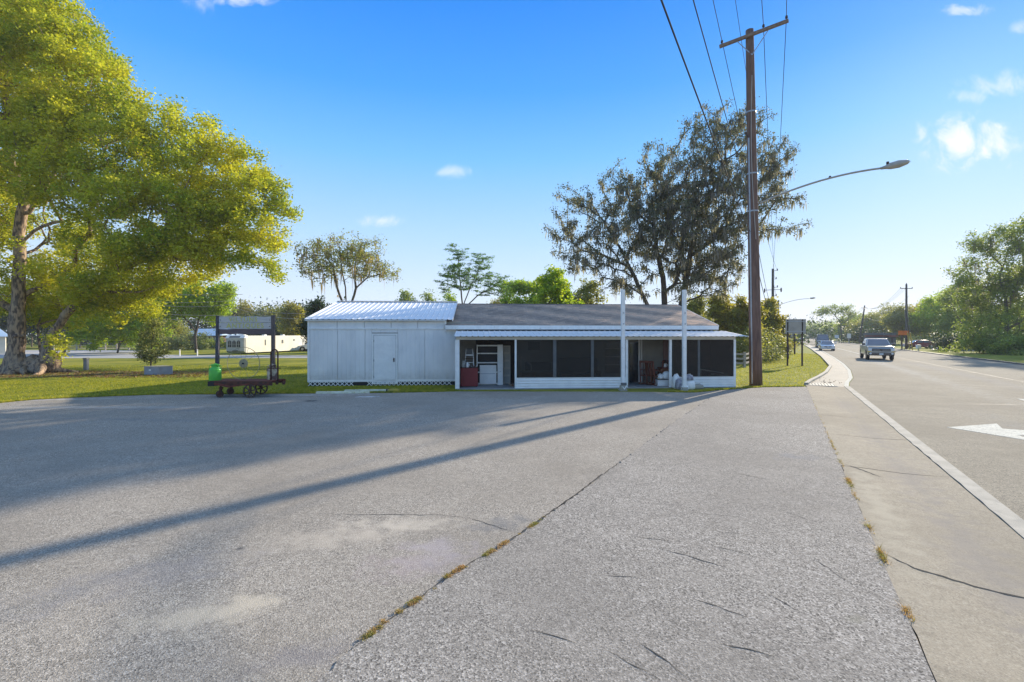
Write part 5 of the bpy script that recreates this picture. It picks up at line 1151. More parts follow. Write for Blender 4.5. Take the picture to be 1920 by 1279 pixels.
# yellow poles with guys near the orange sign
for k, (px, lab) in enumerate(((1706,'left yellow guy guard in front of the trees on the right'), (1711,'right yellow guy guard in front of the trees on the right'))):
    Y = 72; t = thing('guy_guard', lab, 'guy guard', ((px-960)/900*Y,Y,0), 0, 'yellow guy guards')
    MB().tube([(0,0,0),(-.35,0,2.6)], .07, 8).obj('sleeve', mat('yellow_plastic', (.55,.40,.08)), t); MB().tube([(-.35,0,2.6),(-1.0,0,7)], .015, 5).obj('guy_wire', M['galv'], t)
t = thing('utility_cabinet', 'small white utility box on a stake right of the yellow guards', 'utility box', ((1722-960)/900*70,70,0)); MB().box(-.25,.25,-.2,.2,.3,.85).obj('box', M['white_paint'], t, bevel=.02); MB().box(-.06,.06,-.06,.06,0,.3).obj('stake', M['galv'], t)
# ============================================================ TREES
def skeleton(stems, A, alpha=.35, seed=0, maxseg=1.1, wob=.12):
    r = np.random.default_rng(seed)
    pos = []; par = []; pl = []; fixed = []
    for st in stems:
        st = [np.array(p, float) for p in st]; last = -1; base = 0.0
        if pos:
            d = np.linalg.norm(np.array(pos)-st[0], axis=1); last = int(d.argmin()); base = pl[last]+d[last]*.5
        for a, b in zip(st[:-1], st[1:]):
            n = max(1, int(np.linalg.norm(b-a)/.6))
            for i in range(n):
                p = a+(b-a)*i/n+r.normal(0,.02,3)
                if last >= 0 and i == 0 and np.linalg.norm(pos[last]-p) < .05: continue
                pl.append((pl[last]+np.linalg.norm(pos[last]-p)) if last >= 0 else 0.0); pos.append(p); par.append(last); fixed.append(True); last = len(pos)-1
        pl.append(pl[last]+np.linalg.norm(pos[last]-st[-1])); pos.append(st[-1]); par.append(last); fixed.append(True)
    A = np.asarray(A); N_ = len(A)
    best = np.full(N_, 1e9); arg = np.zeros(N_, int); done = np.zeros(N_, bool)
    def upd(ids):
        for j in ids:
            c = np.linalg.norm(A-pos[j], axis=1)+alpha*pl[j]
            m = c < best; best[m] = c[m]; arg[m] = j
    upd([i for i in range(len(pos)) if pos[i][2] > (pos[0][2]+.8)])
    for _ in range(N_):
        i = int(np.where(done, 1e9, best).argmin()); done[i] = True; j = arg[i]; new = []
        a = pos[j]; b = A[i]; L_ = np.linalg.norm(b-a); n = max(1, int(L_/maxseg)); last = j
        for k in range(1, n+1):
            f = k/n; p = a+(b-a)*f; 
            if k < n: p = p+np.array([0,0,.10*L_*math.sin(f*math.pi)*.5])+r.normal(0, wob*min(1,L_*.3), 3)
            pl.append(pl[last]+np.linalg.norm(p-pos[last])); pos.append(p); par.append(last); fixed.append(False); last = len(pos)-1; new.append(last)
        upd(new)
    pos = np.array(pos); par = np.array(par); fixed = np.array(fixed)
    cnt = np.zeros(len(pos), int); 
    for p in par:
        if p >= 0: cnt[p] += 1
    for _ in range(2):
        s_ = np.zeros_like(pos); c = np.zeros(len(pos))
        for i, p in enumerate(par):
            if p >= 0: s_[p] += pos[i]; c[p] += 1; s_[i] += pos[p]; c[i] += 1
        m = (~fixed) & (cnt > 0); pos[m] = .55*pos[m]+.45*(s_[m]/c[m][:,None])
    return pos, par, cnt
def wood(pos, par, cnt, rbase, rtip, k=7, rmin=.004, e=None):
    n = len(pos); tips = max(2, int((cnt == 0).sum()))
    e = e or math.log(tips)/math.log(rbase/rtip)
    acc = np.zeros(n); 
    for i in range(n-1, -1, -1):
        if cnt[i] == 0: acc[i] = rtip**e
        if par[i] >= 0: acc[par[i]] += acc[i]
    rad = np.maximum(acc**(1/e), rmin)
    main = np.full(n, -1)
    for i in range(n):
        p = par[i]
        if p >= 0 and (main[p] < 0 or rad[i] > rad[main[p]]): main[p] = i
    dirs = np.zeros((n,3))
    for i in range(n):
        d = (pos[i]-pos[par[i]]) if par[i] >= 0 else (pos[main[i]]-pos[i] if main[i] >= 0 else np.array([0,0,1.]))
        if main[i] >= 0 and par[i] >= 0: d = d/(np.linalg.norm(d)+1e-9)+(pos[main[i]]-pos[i])/(np.linalg.norm(pos[main[i]]-pos[i])+1e-9)
        dirs[i] = d/(np.linalg.norm(d)+1e-9)
    def rings(P, D, Rr):
        ref = np.tile(np.array([1.,.15,.07]), (len(P),1)); x = np.cross(D, ref); x /= np.linalg.norm(x,axis=1)[:,None]+1e-9; y = np.cross(D, x)
        a = np.arange(k)*2*math.pi/k
        return P[:,None,:]+Rr[:,None,None]*(x[:,None,:]*np.cos(a)[None,:,None]+y[:,None,:]*np.sin(a)[None,:,None])
    V = rings(pos, dirs, rad).reshape(-1,3); F = []
    side = [i for i in range(n) if par[i] >= 0 and main[par[i]] != i]
    if side:
        sp = np.array(side); D = pos[sp]-pos[par[sp]]; D /= np.linalg.norm(D,axis=1)[:,None]+1e-9
        V2 = rings(pos[par[sp]], D, np.minimum(rad[sp]*1.25, rad[par[sp]])).reshape(-1,3); off_ = {i: n*k+q*k for q, i in enumerate(side)}; V = np.vstack([V, V2])
    else: off_ = {}
    for i in range(n):
        if par[i] < 0: continue
        a = off_.get(i, par[i]*k); b = i*k
        for q in range(k): F.append((a+q, a+(q+1)%k, b+(q+1)%k, b+q))
    return V, F, rad
def leaves(C, n, sd, size, seed=0, up=.35, flat=1.0, aspect=.55):
    r = np.random.default_rng(seed); ii = r.integers(0, len(C), n)
    P = C[ii]+r.normal(0,1,(n,3))*np.array([sd,sd,sd*flat])
    nr = r.normal(0,1,(n,3)); nr[:,2] = np.abs(nr[:,2])+up; nr /= np.linalg.norm(nr,axis=1)[:,None]
    t = r.normal(0,1,(n,3)); t -= (t*nr).sum(1)[:,None]*nr; t /= np.linalg.norm(t,axis=1)[:,None]; b = np.cross(nr,t)
    s = size*r.uniform(.6,1.35,n)[:,None]; w_ = s*aspect
    V = np.stack([P-t*s/2, P+b*w_/2-nr*w_*.15, P+t*s/2, P-b*w_/2-nr*w_*.15], 1).reshape(-1,3)
    return V, np.arange(n*4).reshape(-1,4)
def moss(C, n, length, width, seed=0, bunch=5):
    r = np.random.default_rng(seed); ii = r.integers(0, len(C), n); P = np.repeat(C[ii], bunch, 0)+r.normal(0,1,(n*bunch,3))*np.array([.12,.12,.05]); m = n*bunch
    ln = (length*r.uniform(.25,1.3,n)).repeat(bunch)*r.uniform(.5,1.1,m); a = r.uniform(0,math.pi,m); d = np.stack([np.cos(a),np.sin(a),0*a],1); w_ = (width*r.uniform(.5,1.3,m))[:,None]
    sw = r.normal(0,.06,(m,3)); sw[:,2] = 0; lv = []
    for f, q in ((0,.6),(.3,1.0),(.65,.7),(1,.12)):
        c = P-np.stack([0*ln,0*ln,ln*f],1)+sw*f; lv += [c-d*w_*q/2, c+d*w_*q/2]
    V = np.stack(lv, 1).reshape(-1,3); b = (np.arange(m)*8)[:,None]
    F = np.vstack([b+np.array([[0,1,3,2]]), b+np.array([[2,3,5,4]]), b+np.array([[4,5,7,6]])]); return V, F
def lobepts(lobes, n, seed, shell=.45):
    r = np.random.default_rng(seed); vol = np.array([l[3]*l[4]*l[5] for l in lobes])**.8; vol /= vol.sum(); out_ = []
    for l, q in zip(lobes, vol):
        m = max(2, int(n*q)); u = r.normal(0,1,(m,3)); u /= np.linalg.norm(u,axis=1)[:,None]; rad = (shell+(1-shell)*r.random(m)**.6)[:,None]
        out_.append(np.array(l[:3])+u*rad*np.array(l[3:6]))
    return np.vstack(out_)
def LB(px, py, Y, rpx, rz=None, ry=None):        # lobe by its sight line and distance
    p = at(px, py, Y); a = Y/900; return (p.x, p.y, p.z, rpx*a, (ry or rpx*a), (rz or rpx)*a)
def tree(name, label, base, stems, lobes, na, nl, lsz, sd, leaf, bark, rb, rt=.012, seed=0, cat='tree', group=None, alpha=.35, k=6, mo=None, shell=.45, up=.35, aspect=.55, flat=.8, below=True, e=None, mossm='moss', rmul=None, leafsel=None):
    base = Vector(base); t = thing(name, label, cat, base, 0, group); bv = np.array(base)
    A = lobepts(lobes, na, seed+1, shell)-bv; A = A[A[:,2] > .5]
    st = [[np.array(p, float)-bv for p in s_] for s_ in stems]
    pos, par, cnt = skeleton(st, A, alpha, seed)
    V, F, rad = wood(pos, par, cnt, rb, rt, k, e=e)
    if rmul is not None: V = rmul(V)
    np_obj('trunk', V, F, M[bark], t, smooth=True)
    tip = pos[(rad < rt*3.2)]
    if leafsel is not None: tip = tip[leafsel(tip+bv)]
    V, F = leaves(tip, nl, sd, lsz, seed+2, up, flat, aspect); np_obj('crown', V, F, M[leaf], t, kind='stuff')
    if mo:
        mid = pos[(rad < mo[3])]; mid = mid[mid[:,2] > mo[4]]
        V, F = moss(mid, mo[0], mo[1], mo[2], seed+5); np_obj('hanging_moss', V, F, M[mossm], t, kind='stuff')
    return t

# ---- the big spreading tree on the left
Yb = 28.75
def tp(px, py, Y=Yb): p = at(px, py, Y); return (p.x, p.y, p.z)
stems = [[tp(30,703), tp(30,640), tp(33,560), tp(38,490), tp(36,440), tp(45,380), tp(20,300), tp(10,220)],
         [tp(36,460), tp(65,432), tp(100,418,28.2), tp(150,408,27.8), tp(230,400,27.5)],
         [tp(80,700,29.3), tp(84,655,29.3), tp(100,620,29.3), tp(135,575,29.3), tp(165,548,29.2), tp(220,510,28.8), tp(300,470,28.4), tp(400,425,28), tp(470,400,28)],
         [tp(75,660,29.6), tp(70,610,30), tp(95,560,30.5), tp(120,500,31)],
         [tp(135,575,29.3), tp(200,548,28.4), tp(265,548,27.6), tp(310,530,27.3)],
         [tp(55,400), tp(90,340), tp(140,270), tp(190,200)]]
lobes = [LB(50,120,28.5,150), LB(-150,200,29,230), LB(-60,20,29,150), LB(125,130,28,85), LB(160,190,27.5,98), LB(195,285,27,105), LB(340,310,28,105), LB(305,260,28.5,62), LB(420,350,28,98,85), LB(480,390,28,68,75),
         LB(270,400,26.2,120,85), LB(150,350,26.5,95,70), LB(360,440,28,100,60), LB(505,440,28,45,40), LB(200,500,29.5,110,75), LB(60,500,31.5,120,110), LB(-110,400,30,110), LB(300,510,28.8,90,45),
         LB(110,570,31.5,85,45), LB(200,575,30.5,85,40), LB(495,505,28,42,20,1.2), LB(430,490,28,60,25,1.5), LB(25,300,25.8,85,70), LB(60,240,26,70,60), LB(330,470,27.5,105,48), LB(230,545,29,95,38), LB(105,640,27.6,22,18), LB(105,655,28,20,14)]
rb_ = random.Random(1)
def flare(V):
    z = V[:,2]; q = np.clip(1-z/1.5, 0, 1)**1.6
    for cxy, amp in (((0.2,0), .75), ((1.65,.45), .7)):
        d = V[:,:2]-np.array(cxy); rr_ = np.linalg.norm(d,axis=1); m = rr_ < .95
        ang = np.arctan2(d[:,1], d[:,0]); s_ = 1+q*(amp+.35*np.sin(ang*5+1)+.22*np.sin(ang*9)); 
        V[m,:2] = np.array(cxy)+d[m]*s_[m][:,None]
    n_ = np.sin(V[:,0]*7+V[:,2]*3)*np.cos(V[:,1]*6-V[:,2]*4)*.035; big = z < 5
    V[big,0] += n_[big]; V[big,1] += n_[big]*.7
    return V
base = tp(25,703); base = (base[0], base[1], 0)
big = tree('spreading_tree', 'huge spreading tree with yellow green spring leaves and a gnarled double trunk on the left', base, stems, lobes, 3200, 430000, .175, .27, 'leaf_big', 'bark', .62, .014, seed=3, alpha=.28, k=11, up=.5, rmul=flare, e=2.02)
# burl mass between the two trunks and surface roots
rr = random.Random(4)
def blob(c, r3, seed, n=18, m_=12, amp=.16):
    r_ = random.Random(seed); ph = [r_.uniform(0,6) for _ in range(6)]; vs = []
    for i in range(m_+1):
        th = math.pi*i/m_
        for k in range(n):
            a = 2*math.pi*k/n; q = 1+amp*(.6*math.sin(3*a+ph[0]+2*th)+.5*math.sin(5*a+ph[1])+.6*math.sin(4*th+ph[2]+a)+.5*abs(math.sin(5*a+ph[3]+2*th))+.4*abs(math.sin(11*a+ph[4]+3*math.sin(3*th)))+.25*math.sin(19*th+5*a+ph[5]))
            vs.append((c[0]+r3[0]*q*math.sin(th)*math.cos(a), c[1]+r3[1]*q*math.sin(th)*math.sin(a), c[2]+r3[2]*q*math.cos(th)))
    return vs, [(i*n+k, i*n+(k+1)%n, (i+1)*n+(k+1)%n, (i+1)*n+k) for i in range(m_) for k in range(n)]
mb = MB()
for c, r3, sd_ in (((.9,.35,.30),(.95,.55,.62),1), ((.25,-.05,.35),(.50,.45,.85),2), ((1.72,.5,.5),(.42,.4,.85),3), ((-.5,.3,.15),(.6,.45,.40),7), ((.40,-.12,2.25),(.30,.25,.13),9)):
    v_, f_ = blob(c, r3, sd_, 56, 34); mb.add(v_, f_)
mb.obj('burl', M['bark'], big, smooth=True)
for k in range(11):
    a = -2.9+k*.52+rr.uniform(-.15,.15) if k < 7 else rr.uniform(-3,3); o_ = (rr.choice([.2,.9,1.6]), .2)
    Ln = rr.uniform(1.2,2.6); P_ = [(o_[0]+math.cos(a+.2*math.sin(q*3))*Ln*q, o_[1]+math.sin(a)*Ln*q*.8, .42*(1-q)**1.6+.02) for q in np.linspace(.15,1,8)]
    MB().tube(P_, [.22*(1-q)**.8+.03 for q in np.linspace(0,1,8)], 9).obj('root', M['bark'], big, smooth=True)
# ---- mossy live oak behind the shop
Yo = 34
def to(px, py, Y=Yo): p = at(px, py, Y); return (p.x, p.y, p.z)
stems = [[(to(1232,600)[0],Yo,0), to(1232,600), to(1213,570), to(1190,520), to(1165,470), to(1140,430)],
         [to(1232,610), to(1246,570), to(1243,520), to(1232,470), to(1225,420), to(1240,370), to(1255,330)],
         [to(1238,625), to(1278,572,34.3), to(1287,520,34.3), to(1295,470,34.5), to(1315,410,34.5), to(1340,350,34.5), to(1360,300,34.5)],
         [to(1180,500), to(1130,478), to(1090,470), to(1060,475)],
         [to(1228,600,33.6), to(1205,555,33), to(1170,530,32.6), to(1130,520,32.4)],
         [to(1295,480,34.5), to(1350,440,34.8), to(1400,430,35), to(1460,430,35)],
         [to(1290,520,34.4), to(1340,490,35), to(1370,460,35)]]
lobes = [LB(1085,380,34,58,36), LB(1052,430,34,34,34), LB(1110,445,33.5,60,50), LB(1160,345,34,45,40), LB(1180,400,34,75,65), LB(1235,295,34,32,45), LB(1240,365,34,75,70), LB(1330,240,34.5,58,45), LB(1395,232,35,55,38), LB(1310,300,34,75,65),
         LB(1400,310,35,85,75), LB(1455,290,35,35,60), LB(1330,380,34,100,80), LB(1440,370,35,60,60), LB(1240,450,33,110,70), LB(1330,460,34,90,70), LB(1415,430,35.5,55,25), LB(1485,428,35.5,38,14,1.2), LB(1480,372,35,25,22,1),
         LB(1125,490,33,65,30), LB(1070,478,33.5,32,35), LB(1170,535,33,55,25), LB(1340,520,33.5,60,50), LB(1285,530,33.2,60,40), LB(1275,410,34,130,110)]
tree('mossy_oak', 'large live oak hung with grey moss behind the shop roof', (to(1232,600)[0],Yo,0), stems, lobes, 2000, 76000, .135, .18, 'leaf_oak', 'bark_dark', .60, .018, seed=12, alpha=.30, k=7, mo=(3000,.62,.07,.12,3.5), shell=.12, up=.2, e=2.3)
# ---- sparse mossy tree behind the shed
Ys = 46
def ts(px, py, Y=Ys): p = at(px, py, Y); return (p.x, p.y, p.z)
stems = [[(ts(655,600)[0],Ys,0), ts(650,590), ts(632,540), ts(625,500), ts(605,470)], [ts(650,590), ts(648,540), ts(640,500), ts(636,460)], [ts(655,580), ts(668,540), ts(690,520), ts(705,490)], [ts(668,540), ts(665,500), ts(672,470)]]
lobes = [LB(590,470,46,38,30), LB(640,465,46,48,30), LB(690,470,46,35,30), LB(660,500,46,60,30), LB(600,510,46,38,25), LB(700,505,46,32,22), LB(730,515,46,24,20), LB(575,498,46,18,12)]
tree('sparse_tree', 'thin leaved tree with tan hanging moss behind the shed roof', (ts(655,600)[0],Ys,0), stems, lobes, 420, 7600, .20, .28, 'leaf_sparse', 'bark_grey', .42, .017, seed=21, alpha=.25, mo=(95,1.3,.09,.3,4.5), mossm='moss_tan', shell=.3, e=2.2)
# ---- feathery tree rising over the middle of the roof
Yf = 47
def tf(px, py, Y=Yf): p = at(px, py, Y); return (p.x, p.y, p.z)
stems = [[(tf(868,600)[0],Yf,0), tf(868,580), tf(862,520), tf(858,470)], [tf(868,575), tf(885,530), tf(905,490)], [tf(870,578), tf(895,555), tf(930,535)]]
lobes = [LB(857,475,47,22,22), LB(850,510,47,28,30), LB(905,490,47,28,18), LB(880,520,47,50,28), LB(935,525,47,28,20), LB(925,545,47,38,16), LB(840,530,47,20,22)]
tree('feathery_tree', 'slender feathery green tree rising above the middle of the roofs', (tf(868,600)[0],Yf,0), stems, lobes, 280, 9500, .24, .20, 'leaf_feather', 'bark_grey', .26, .013, seed=31, alpha=.35, shell=.15, up=1.6, flat=.25, aspect=.35, e=2.2)
# ---- generic leafy tree
def gtree(px, pyt, Y, wpx_, lab, leaf='leaf_mid', bark='bark_grey', n=14000, sz=.3, seed=0, name='tree', fill=1, clr=.25, group=None, moss_=None, sd=.38, na=150, lobn=7, flat=.8, shell=.4, mossm='moss'):
    r_ = random.Random(seed); x = (px-960)/900*Y; H_ = 2.3+(628-pyt)/900*Y; rx = wpx_/2*Y/900; c0_ = H_*clr
    lobes = [(x, Y, (H_+c0_)/2, rx*.7, rx*.7, (H_-c0_)*.42)]
    for k in range(lobn):
        a = 2*math.pi*k/lobn+r_.uniform(-.4,.4); f = r_.uniform(.45,.75); zc_ = c0_+(H_-c0_)*r_.uniform(.15,.80); q = r_.uniform(.28,.45)*rx
        sh = math.sqrt(max(.25, 1-((zc_-c0_)/(H_-c0_)-.4)**2*1.6)); lobes.append((x+math.cos(a)*rx*f*sh, Y+math.sin(a)*rx*f*sh, zc_, q, q, q*.8))
    lobes.append((x+r_.uniform(-.2,.2)*rx, Y, H_-rx*.3, rx*.35, rx*.35, rx*.3))
    st = [[(x,Y,0),(x+.1*rx*r_.uniform(-1,1),Y,H_*.3),(x+.2*rx*r_.uniform(-1,1),Y,H_*.6)],[(x,Y,H_*.22),(x+.35*rx,Y,H_*.45)],[(x,Y,H_*.25),(x-.35*rx,Y+.2,H_*.5)]]
    return tree(name, lab, (x,Y,0), st, lobes, na, n, sz, sd, leaf, bark, max(.12, H_*.03), .018, seed=seed, cat='tree', group=group, mo=moss_, flat=flat, shell=shell, e=2.25, k=5, mossm=mossm)
# bright tree behind the wooden sign (trunk in view)
Yg = 62
stems = [[((368-960)/900*Yg,Yg,0), tuple(at(366,630,Yg)), tuple(at(372,600,Yg)), tuple(at(380,570,Yg))],[tuple(at(366,622,Yg)),tuple(at(355,605,Yg)),tuple(at(340,590,Yg))]]
lobes = [LB(380,560,Yg,48,35), LB(420,560,Yg,22,28), LB(330,575,Yg,40,30), LB(290,570,Yg,30,30), LB(400,590,Yg,26,16), LB(250,590,Yg,30,25)]
tree('yard_tree', 'bright yellow green tree with a forked dark trunk behind the wooden sign', ((368-960)/900*Yg,Yg,0), stems, lobes, 260, 26000, .30, .42, 'leaf_bright', 'bark_dark', .42, .02, seed=41, k=6, e=2.2)
bgt = [
 (985,515,60,135,'bright green broad tree just left of the mossy oak above the roof','leaf_bright',16000,.32,51),
 (220,560,60,170,'leafy green tree filling the gap under the crown of the big tree','leaf_bright',20000,.34,50),
 (1035,500,44,112,'yellow green leafy tree touching the left side of the mossy oak','leaf_bright',15000,.27,52),
 (1100,522,50,95,'pale green bushy tree under the low left limb of the oak','leaf_sparse',10000,.28,53),
 (765,545,70,60,'low green tree peeping over the shed roof right of the mossy one','leaf_mid',7000,.32,54),
 (805,548,72,36,'small green tree peeping over the shed roof beside the feathery tree','leaf_mid',4500,.32,55),
 (845,548,66,60,'yellowish green bush behind the foot of the feathery tree','leaf_bright',5000,.3,56),
 (940,556,80,60,'yellow tinged small tree low behind the dark roof','leaf_yellow',4500,.34,57),
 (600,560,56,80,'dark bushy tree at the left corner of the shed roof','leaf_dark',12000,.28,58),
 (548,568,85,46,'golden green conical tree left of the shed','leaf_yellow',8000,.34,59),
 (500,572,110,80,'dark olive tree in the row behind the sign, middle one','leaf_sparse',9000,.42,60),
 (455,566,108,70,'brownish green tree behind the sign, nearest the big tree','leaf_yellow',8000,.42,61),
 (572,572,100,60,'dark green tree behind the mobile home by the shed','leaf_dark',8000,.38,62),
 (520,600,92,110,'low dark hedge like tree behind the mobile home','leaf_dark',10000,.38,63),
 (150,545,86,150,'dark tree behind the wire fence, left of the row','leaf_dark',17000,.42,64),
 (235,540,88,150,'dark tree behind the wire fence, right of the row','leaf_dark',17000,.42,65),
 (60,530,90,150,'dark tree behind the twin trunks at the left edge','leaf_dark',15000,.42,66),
 (305,600,80,90,'shrubby olive tree left of the brown house','leaf_sparse',9000,.34,67),
 (-60,500,80,200,'big dark tree beyond the left edge','leaf_mid',14000,.45,68),
 (1350,548,46,90,'golden green tree right behind the shop roof end','leaf_yellow',13000,.26,69),
 (1395,560,44,80,'yellow green leafy bush tree behind the rail fence','leaf_yellow',15000,.24,70),
 (1440,560,55,60,'tall yellow green tree just right of the tall pole','leaf_yellow',12000,.27,71),
 (1455,600,62,50,'lower yellow green tree left of the wide sign back','leaf_yellow',8000,.27,72),
 (1300,555,42,80,'grey green tree under the right side of the oak','leaf_sparse',10000,.26,73),
 (1770,545,110,110,'bright green rounded tree on the right verge','leaf_bright',15000,.42,74),
 (1735,560,125,80,'yellowish tree behind the right utility pole','leaf_yellow',10000,.5,75),
 (1690,575,115,70,'brownish olive tree behind the orange sign','leaf_sparse',10000,.45,76),
 (1640,588,150,80,'grey green tree between the two right poles','leaf_sparse',9000,.55,77),
 (1810,525,95,90,'dark crowned tall tree behind the bright one on the right','leaf_mid',12000,.42,78),
 (1600,600,190,60,'misty tree left of the leaning pole','leaf_mid',8000,.65,79),
 (1625,592,210,70,'taller misty tree behind the leaning pole','leaf_mid',8000,.7,80),
 (1540,612,300,60,'far hazy tree at the bend, left one','leaf_mid',5000,.9,81),
 (1515,616,330,50,'far hazy tree at the end of the road','leaf_mid',4000,.9,82),
 (1570,608,260,50,'far hazy tree at the bend, right one','leaf_mid',5000,.8,83),
 (1665,570,170,50,'thin bare topped tree left of the right pole','leaf_sparse',5000,.55,84),
]
for (px, pyt, Y, wd, lab, lf, n, sz, sd_) in bgt:
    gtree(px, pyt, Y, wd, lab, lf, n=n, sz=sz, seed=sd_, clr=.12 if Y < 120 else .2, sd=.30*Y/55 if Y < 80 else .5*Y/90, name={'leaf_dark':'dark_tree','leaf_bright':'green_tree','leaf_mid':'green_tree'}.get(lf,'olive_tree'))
# umbrella shaped tree on the far skyline
Y = 175; stems = [[((1578-960)/900*Y,Y,0), tuple(at(1576,605,Y)), tuple(at(1566,592,Y)), tuple(at(1556,582,Y))],[tuple(at(1576,605,Y)), tuple(at(1582,588,Y))]]
tree('umbrella_tree', 'lone umbrella shaped tree on the skyline where the road bends', ((1578-960)/900*Y,Y,0), stems, [LB(1545,584,Y,14,5), LB(1562,576,Y,9,4), LB(1588,578,Y,10,5), LB(1595,592,Y,10,8), LB(1533,587,Y,6,3), LB(1575,585,Y,8,4), LB(1583,602,Y,9,5)], 100, 2600, .55, .7, 'leaf_mid', 'bark_dark', .7, .04, seed=90, k=5, e=2.2)
# big leafy tree at the right edge
Yr = 62
def tr_(px, py, Y=Yr): return tuple(at(px, py, Y))
stems = [[((1888-960)/900*Yr,Yr,0), tr_(1888,600), tr_(1885,560), tr_(1875,520), tr_(1890,470)], [tr_(1885,570), tr_(1850,540), tr_(1825,530)], [tr_(1886,540), tr_(1920,500), tr_(1950,460)], [tr_(1880,500), tr_(1850,470), tr_(1820,455)]]
lobes = [LB(1890,450,Yr,60,30), LB(1835,460,Yr,28,12,2), LB(1960,440,Yr,60,50), LB(1870,505,Yr,70,30), LB(1830,540,Yr,45,30), LB(1900,560,Yr,80,40), LB(1830,600,Yr,32,28), LB(1880,615,Yr-3,60,30), LB(1960,560,Yr,80,80), LB(1850,640,Yr-3,30,14), LB(1920,635,Yr-3,45,20), LB(1990,500,Yr,60,70)]
tree('roadside_tree', 'big drooping green tree filling the right edge of the view', ((1888-960)/900*Yr,Yr,0), stems, lobes, 700, 62000, .27, .40, 'leaf_mid', 'bark_grey', .6, .022, seed=95, k=6, up=.8, e=2.2, mo=(160,1.6,.12,.12,5))
# young tree by the concrete block
Yy = 29.5; bx = (283-960)/900*Yy
stems = [[(bx,Yy,0),(bx+.03,Yy,.9),(bx+.1,Yy,1.9),(bx+.15,Yy,2.8)]]
lobes = [(bx+.05,Yy,1.4,.85,.8,.75),(bx+.15,Yy,2.4,.65,.6,.75),(bx+.1,Yy,3.1,.25,.25,.45),(bx-.2,Yy,.9,.55,.5,.3)]
tree('young_tree', 'small young leafy tree growing behind the concrete block', (bx,Yy,0), stems, lobes, 170, 4200, .12, .13, 'leaf_sapling', 'bark_dark', .05, .006, seed=96, k=5, e=2.2)
# shrubs at the foot of the trees
def shrub(px, py, Y, w_, h_, lab, leaf, seed, n=2500, sz=.2, name='shrub', cat='shrub'):
    x = (px-960)/900*Y; r_ = np.random.default_rng(seed); t = thing(name, lab, cat, (x,Y,0)); C = np.stack([r_.normal(0,w_*.28,60), r_.normal(0,w_*.2,60), np.abs(r_.normal(h_*.45,h_*.25,60))],1)
    V, F = leaves(C, n, .16*h_, sz, seed); V[:,2] = np.abs(V[:,2]); np_obj('foliage', V, F, M[leaf], t, kind='stuff')
    mb = MB()
    for c in C[::6]: mb.tube([(c[0]*.2,c[1]*.2,0),(c[0]*.7,c[1]*.7,c[2]*.6),tuple(c)], .012, 4)
    mb.obj('stems', M['bark_grey'], t, kind='stuff')
shrub(1425,660,44,3.2,2.6,'olive shrub behind the rail fence near the tall pole','leaf_sapling',101,5000,.18)
shrub(1395,655,40,3.0,2.4,'olive shrub in front of the golden trees at the porch end','leaf_sparse',102,5000,.18)
shrub(1462,650,58,3.0,1.9,'straw coloured shrub at the far end of the rail fence','leaf_yellow',103,3000,.2)
shrub(395,650,82,6,1.6,'low green hedge in front of the brown house','leaf_mid',104,3500,.3)
shrub(330,650,74,8,2.2,'rough green thicket left of the brown house','leaf_sapling',105,5000,.3)
shrub(1625,640,135,10,4,'rounded dark shrub behind the pickup','leaf_dark',106,3500,.5)
shrub(1790,650,72,5,2.6,'dark round shrub under the right trees','leaf_dark',107,4000,.3)
shrub(1850,650,60,6,2.0,'pale green undergrowth below the drooping tree','leaf_mid',108,5000,.28)
shrub(1900,655,56,6,2.0,'undergrowth at the right edge under the drooping tree','leaf_mid',109,5000,.28)
# far woods that read as one mass
r_ = np.random.default_rng(55); C = []
for k in range(420):
    f = r_.random(); px = 1500+f*420; Y = 330-200*f+r_.normal(0,12); h = 4.5+7*r_.random()
    C += [((px-960)/900*Y+r_.normal(0,1.5), Y+r_.normal(0,3), h*q) for q in r_.random(6)]
C = np.array(C); V, F = leaves(C, 60000, 1.1, .9, 56); V[:,2] = np.abs(V[:,2]); np_obj('far_woods', V, F, M['leaf_mid'], None, kind='stuff')
C = []
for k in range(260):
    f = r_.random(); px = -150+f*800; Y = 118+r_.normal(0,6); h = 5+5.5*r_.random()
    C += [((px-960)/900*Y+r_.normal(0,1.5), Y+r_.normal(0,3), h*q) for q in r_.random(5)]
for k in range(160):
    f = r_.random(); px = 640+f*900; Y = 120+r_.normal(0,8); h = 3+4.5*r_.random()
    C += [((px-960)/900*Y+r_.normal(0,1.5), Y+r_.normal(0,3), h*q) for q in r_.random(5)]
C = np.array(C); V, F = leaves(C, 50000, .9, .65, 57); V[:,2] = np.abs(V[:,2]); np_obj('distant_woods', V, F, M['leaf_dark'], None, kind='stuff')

# ============================================================ GRASS, WEEDS, LEAVES
def inpoly(P, poly):
    x, y = P[:,0], P[:,1]; c = np.zeros(len(P), bool); n = len(poly)
    for i in range(n):
        (x1,y1),(x2,y2) = poly[i], poly[(i+1)%n]
        m = ((y1 > y) != (y2 > y)) & (x < (x2-x1)*(y-y1)/((y2-y1)+1e-12)+x1); c ^= m
    return c
def blades(P, h, w_, seed, lean=.5):
    r = np.random.default_rng(seed); n = len(P); a = r.uniform(0,math.pi*2,n); d = np.stack([np.cos(a),np.sin(a),0*a],1); hh = (h*r.uniform(.4,1.3,n))[:,None]; ww = (w_*r.uniform(.6,1.3,n))[:,None]
    b = np.stack([P[:,0],P[:,1],np.zeros(n)],1); q = np.stack([-d[:,1],d[:,0],0*a],1); tip = b+np.array([0,0,1])*hh+q*hh*lean*r.normal(0,1,(n,1))
    V = np.stack([b-d*ww/2, b+d*ww/2, tip],1).reshape(-1,3); return V, np.arange(n*3).reshape(-1,3)
lotp = [(p.x,p.y) for p in lot]; r_ = np.random.default_rng(77)
